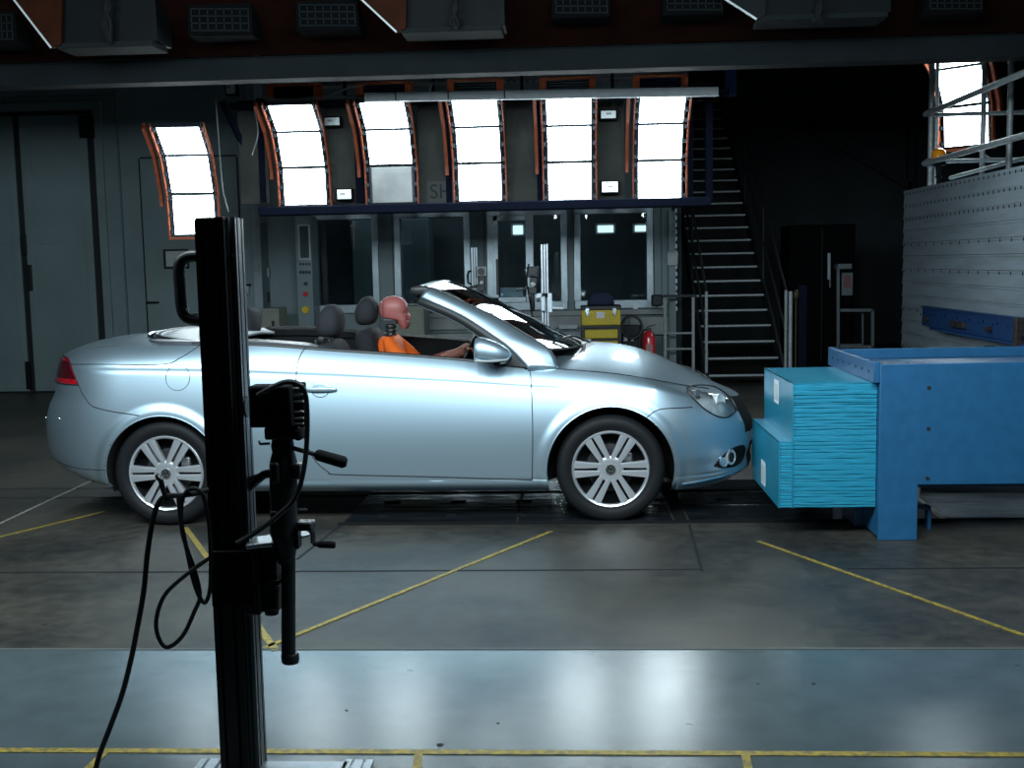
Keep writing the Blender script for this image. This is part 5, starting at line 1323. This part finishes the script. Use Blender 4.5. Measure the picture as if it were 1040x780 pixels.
# hands on the wheel rim
for s in (-1, 1):
    yh = YD + s*.17; hp = at(471, 356.5, YD-.17) if s < 0 else Vector((at(471, 356.5, YD-.17).x, yh, at(471, 356.5, YD-.17).z))
    hp = Vector((hp.x, yh, hp.z)); el = Vector(V3(.20, s*.22, shz-.20)); wr = hp + Vector((-.07, 0, -.028))
    skin('forearm', [(tuple(el), .042), (tuple(el.lerp(wr, .5)), .038), (tuple(wr), .026), (tuple(hp + Vector((-.02, 0, -.005))), (.022, .036)), (tuple(hp + Vector((.02, 0, .006))), (.02, .038))], [(0,1),(1,2),(2,3),(3,4)], HANDM, dm)
    for k in range(4):
        o_ = -.033 + .022*k; ln = (.95, 1.05, 1.0, .85)[k]; b0 = hp + Vector((.02, o_, .008))
        skin('finger', [(tuple(b0), .010), (tuple(b0 + Vector((.030*ln, 0, .012))), .0095), (tuple(b0 + Vector((.055*ln, 0, .000))), .009), (tuple(b0 + Vector((.060*ln, 0, -.022*ln))), .008)], [(0,1),(1,2),(2,3)], HANDM, dm, 1)
    b0 = hp + Vector((-.02, -s*.03, .005)); skin('thumb', [(tuple(b0), .012), (tuple(b0 + Vector((.03, -s*.018, .014))), .011), (tuple(b0 + Vector((.06, -s*.018, .012))), .009)], [(0,1),(1,2)], HANDM, dm, 1)
# ================================================================== FOREGROUND CAMERA POLE
YP = 3.1
pa, pb_ = at(197, 400, YP).x, at(229, 400, YP).x
pl = thing('aluminium_pole', ((pa+pb_)/2, YP, 0), 'tall dark slotted profile pole standing in the foreground', 'pole')
x0p = -1.05; x1p = -.968; x2p = -.941; ztp = 1.65
pr_ = []
def profpoly(x0, x1, y0, y1, nx, ny):
    pts = []; g = .005
    for k in range(nx): c = x0 + (x1-x0)*(k+.5)/nx; pts += [(c-g, y0), (c-g, y0+.012), (c+g, y0+.012), (c+g, y0)]
    p = [(x0, y0)] + pts + [(x1, y0)]
    q = []
    for k in range(ny): c = y0 + (y1-y0)*(k+.5)/ny; q += [(x1, c-g), (x1-.012, c-g), (x1-.012, c+g), (x1, c+g)]
    p += q + [(x1, y1), (x0, y1)]
    q = []
    for k in range(ny)[::-1]: c = y0 + (y1-y0)*(k+.5)/ny; q += [(x0, c+g), (x0+.012, c+g), (x0+.012, c-g), (x0, c-g)]
    return p + q
MB().prism(profpoly(x0p, x1p, YP, YP+.12, 2, 3), .012, ztp, 'z').build('profile', POLEM, pl)
MB().prism(profpoly(x1p+.001, x2p, YP+.02, YP+.10, 1, 2), .012, ztp+.005, 'z').build('side_profile', mat('grey_anodised_profile', (.16, .175, .19), .4, .6, nscale=20, namt=.1), pl)
MB().box(x0p+.002, x1p-.002, YP+.002, YP+.118, ztp, ztp+.006).build('end_cap', BLK, pl)
MB().cyl((x2p-.015, YP+.015, 1.545), (x2p-.015, YP+.021, 1.545), .008, 10).build('slot_nut', BLKM, pl)
# base frame of profiles
YBB = fl(350, 771, .045).y
mb = MB()
for (xa4, xb4, ya, yb) in ((x0p-.09, x0p-.0, YP-.35, YBB), (x0p+.35, x0p+.435, YP-.35, YBB)):
    mb.prism([(xa4, 0.002), (xb4, 0.002), (xb4, .045), (xb4-.02, .045), (xb4-.02, .035), (xb4-.03, .035), (xb4-.03, .045), (xa4+.03, .045), (xa4+.03, .035), (xa4+.02, .035), (xa4+.02, .045), (xa4, .045)], ya, yb, 'y')
mb.box(x0p, x0p+.36, YBB-.06, YBB-.015, .002, .045).box(x0p, x0p+.36, YP-.0, YP+.12, .002, .012)
mb.build('base_frame', ANOD, pl)
# black loop behind the pole
lp = MB(); LY = YP + .10
pts = crom([at(214, 261, LY), at(197, 260, LY), at(187, 262.5, LY), at(182, 271, LY), at(183, 292, LY), at(184.5, 311, LY), at(188.5, 321, LY), at(199, 325, LY), at(216, 325, LY)], 5)
lp.tube(pts, .0175, 12); lo = lp.build('black_loop', BLK); tag(lo, 'thick black padded loop sticking out left of the pole', 'handle')
MB().tube(crom([at(202, 318, LY-.012), at(193, 318.5, LY-.014), at(188.5, 313, LY-.014)], 4), .002, 5).build('edge_strip', TRAY, lo)
# clamp plate between pole and camera
Yc_ = YP - .02
cmn = thing('camera_mount', tuple(at(264, 620, YP)), 'black slide bracket with a silver top plate bolted to the right side of the pole', 'bracket')
def pbx(q, Y, d, nm, m, par, bev=.004): mb = MB(); pbox(mb, *q, Y, d); return mb.build(nm, m, par, bevel=bev)
pbx((246, 556, 263, 625), YP-.0, .14, 'back_plate', BLK, cmn); pbx((262, 552, 281, 622), YP+.02, .12, 'slide_plate', POLEM, cmn)
pbx((214, 560, 258, 616), YP-.012, .012, 'clamp_plate', BLKM, cmn, .002)
pbx((262, 590, 284, 594), YP+.01, .13, 'groove', GAP, cmn, 0)
a = at(252, 552, YP-.0); b = at(309, 547, YP+.02)
MB().obox(at(250, 552, YP+.03), at(276, 549, YP+.05), .10, .012).build('silver_plate', ANOD, cmn, bevel=.002)
MB().obox(at(276, 551, YP+.05), at(312, 541, YP+.10), .07, .010).build('silver_arm', ANOD, cmn, bevel=.002)
for q in ((272, 573), (271, 588)): p = at(*q, YP+.02); MB().cyl(p, p + Vector((0, -.012, 0)), .008, 10).build('bolt', BLKM, cmn)
MB().obox(at(281, 596, YP), at(280, 622, YP), .02, .012).build('lever', BLKM, cmn, bevel=.003); MB().sell(at(276, 621, YP), .02, .014, .012, .6, .6, 8, 12).build('knob', BLK, cmn)
# tripod column
tc_ = thing('pan_tilt_column', tuple(at(293, 672, YP)), 'black tripod centre column with crank and pan head, clamped beside the pole', 'tripod column')
YQ = YP + .04
def col(pairs, nm, m=BLK, n=20, par=tc_):
    prof_ = []; c = at(pairs[0][0], pairs[0][1], YQ); mb = MB(); pts = []; rs = []
    for (px, py, w) in pairs: pts.append(at(px, py, YQ)); rs.append(w/2/1140*YQ)
    mb.tube(pts, rs, n); return mb.build(nm, m, par)
col([(293, 668, 15), (293, 560, 14.5)], 'column_tube'); col([(295, 673, 17), (295, 671, 19), (294.5, 665, 19), (294.5, 663, 16)], 'end_cap')
col([(291, 572, 17), (291, 560, 20), (291, 553, 24), (290, 546, 28), (288, 540, 29), (288, 500, 26)], 'collar', BLK)
col([(288, 522, 24), (288, 500, 29), (288, 470, 29), (288, 460, 24)], 'rotation_housing', BLK)
col([(288, 462, 22), (287, 452, 24), (287, 444, 21)], 'upper_housing', BLK)
pbx((273, 470, 283, 492), YQ-.05, .05, 'side_knob_housing', BLK, tc_, .008); pbx((296, 472, 304, 488), YQ-.04, .06, 'side_knob_housing', BLK, tc_, .008)
MB().tube([at(288, 478, YQ), at(268, 482, YQ), at(247, 500, YQ+.02)], [.014, .013, .013], 10).tube([at(268, 482, YQ), at(249, 488, YQ+.02)], .008, 8).build('lock_lever', BLK, tc_)
MB().tube([at(297, 455, YQ-.02), at(322, 462, YQ-.04)], .007, 8).build('pan_bar', BLK, tc_)
MB().tube([at(320, 461, YQ-.04), at(323, 462, YQ-.04), at(335, 465.5, YQ-.05), at(349, 469.5, YQ-.06), at(352, 470, YQ-.06)], [.010, .0165, .017, .0175, .012], 14).build('grip', BLKM, tc_)
MB().cyl(at(274, 520, YQ-.04), at(281, 520, YQ-.04), .003, 8).cyl(at(303, 517.5, YQ-.04), at(312, 517.5, YQ-.04), .003, 8).build('pin', STEEL, tc_)
pbx((300, 531, 317, 540), YQ-.03, .05, 'gear_box', BLK, tc_, .006); MB().tube([at(315, 534, YQ-.03), at(318, 543, YQ-.04), at(318, 552, YQ-.05)], .008, 8).tube([at(318, 552, YQ-.05), at(324, 552.5, YQ-.05)], .008, 8).build('crank_arm', BLK, tc_)
MB().tube([at(322, 552.5, YQ-.05), at(325, 553, YQ-.05), at(339, 553.5, YQ-.05), at(340.5, 553.5, YQ-.05)], [.007, .0105, .0105, .008], 12).build('crank_grip', BLKM, tc_)
pbx((299, 536, 303, 558), YQ-.02, .04, 'friction_plate', BLK, tc_, .003)
# camera
cm = thing('high_speed_camera', tuple(at(280, 434, YQ)), 'black box camera with silver ribbed side on top of the tripod column', 'camera')
pbx((252.5, 392, 296, 434.5), YQ-.06, .07, 'camera_body', BLKM, cm, .006); pbx((293, 389, 309, 434), YQ-.03, .035, 'rear_module', BLKM, cm, .004)
for k, y in enumerate((394, 400, 407, 417.5, 424, 429.5)): pbx((294.5+ (4 if k == 3 else 0), y, 308, y+1.6), YQ-.036, .008, 'cooling_fin', WHITE, cm, 0)
pbx((294, 397, 304, 404), YQ-.035, .006, 'label_plate', FRAME, cm, 0)
pbx((268, 434, 302, 447), YQ-.03, .08, 'quick_plate', BLK, cm, .006); pbx((298, 436, 306, 448), YQ-.04, .07, 'plate_knob', BLKM, cm, .008)
MB().tube([at(263, 447, YQ-.03), at(264, 451, YQ-.03), at(274, 450.5, YQ-.03)], .004, 8).build('latch', STEEL, cm)
MB().cyl(at(252, 413, YQ+.0), at(250, 413, YQ+.0), .03, 20).build('lens_mount', BLK, cm)
# cables
cab = MB(); cab.tube(crom([at(262, 401, YQ-.07), at(275, 394, YQ-.09), at(290, 388, YQ-.09), (at(303, 390, YQ-.08)), at(310, 400, YQ-.07), at(312, 420, YQ-.07), at(311.5, 450, YQ-.07), at(308, 480, YQ-.08), at(300, 505, YQ-.08), at(283, 523, YQ-.08), at(262, 539, YQ-.06), at(240, 552, YQ-.08)], 8), .0075, 8)
tag(cab.build('camera_cable', BLK), 'black cable arching from the camera down towards the pole', 'cable')
c2 = MB()
YQ2 = YP - .04
def ctube(pts, r=.0055): c2.tube(crom([at(x, y, YQ2 + dy) for x, y, dy in pts], 8), r, 8)
ctube([(214, 566, .0), (190, 583, -.02), (167, 605, -.02), (158.5, 632, -.02), (163, 652, -.02), (172, 657, -.02), (186, 645, -.01), (197, 622, 0), (203, 605, 0), (198, 580, 0), (186, 545, 0), (184, 520, 0), (187, 503, 0), (196, 496, 0), (206, 503, .0), (212, 530, .0), (214, 570, 0), (213, 600, .01), (207, 612, 0), (198, 595, -.01), (190, 560, -.01), (184, 530, -.01), (181, 505, -.01)], .0062)
tag(c2.build('looped_cable', BLK), 'black cable loop hanging beside the pole over the rear wheel', 'cable')
c2 = MB()
ctube([(94, 800, 0), (100, 770, 0), (112, 738, 0), (124, 705, 0), (133, 670, 0), (139, 640, 0), (146, 600, 0), (150, 560, 0), (156, 525, 0), (163, 508, 0), (172, 504, 0), (185, 503, 0), (200, 501, .02), (212, 498, .04)], .008)
tag(c2.build('long_cable', BLK), 'long black cable running from the pole down to the lower left edge', 'cable')
c2 = MB()
ctube([(163, 484, 0), (160, 486, 0)], .012); ctube([(163, 487, 0), (166, 498, 0), (170, 508, 0)], .008)
tag(c2.build('cable_plug', BLK), 'black cable plug end hanging in front of the rear hub', 'plug')
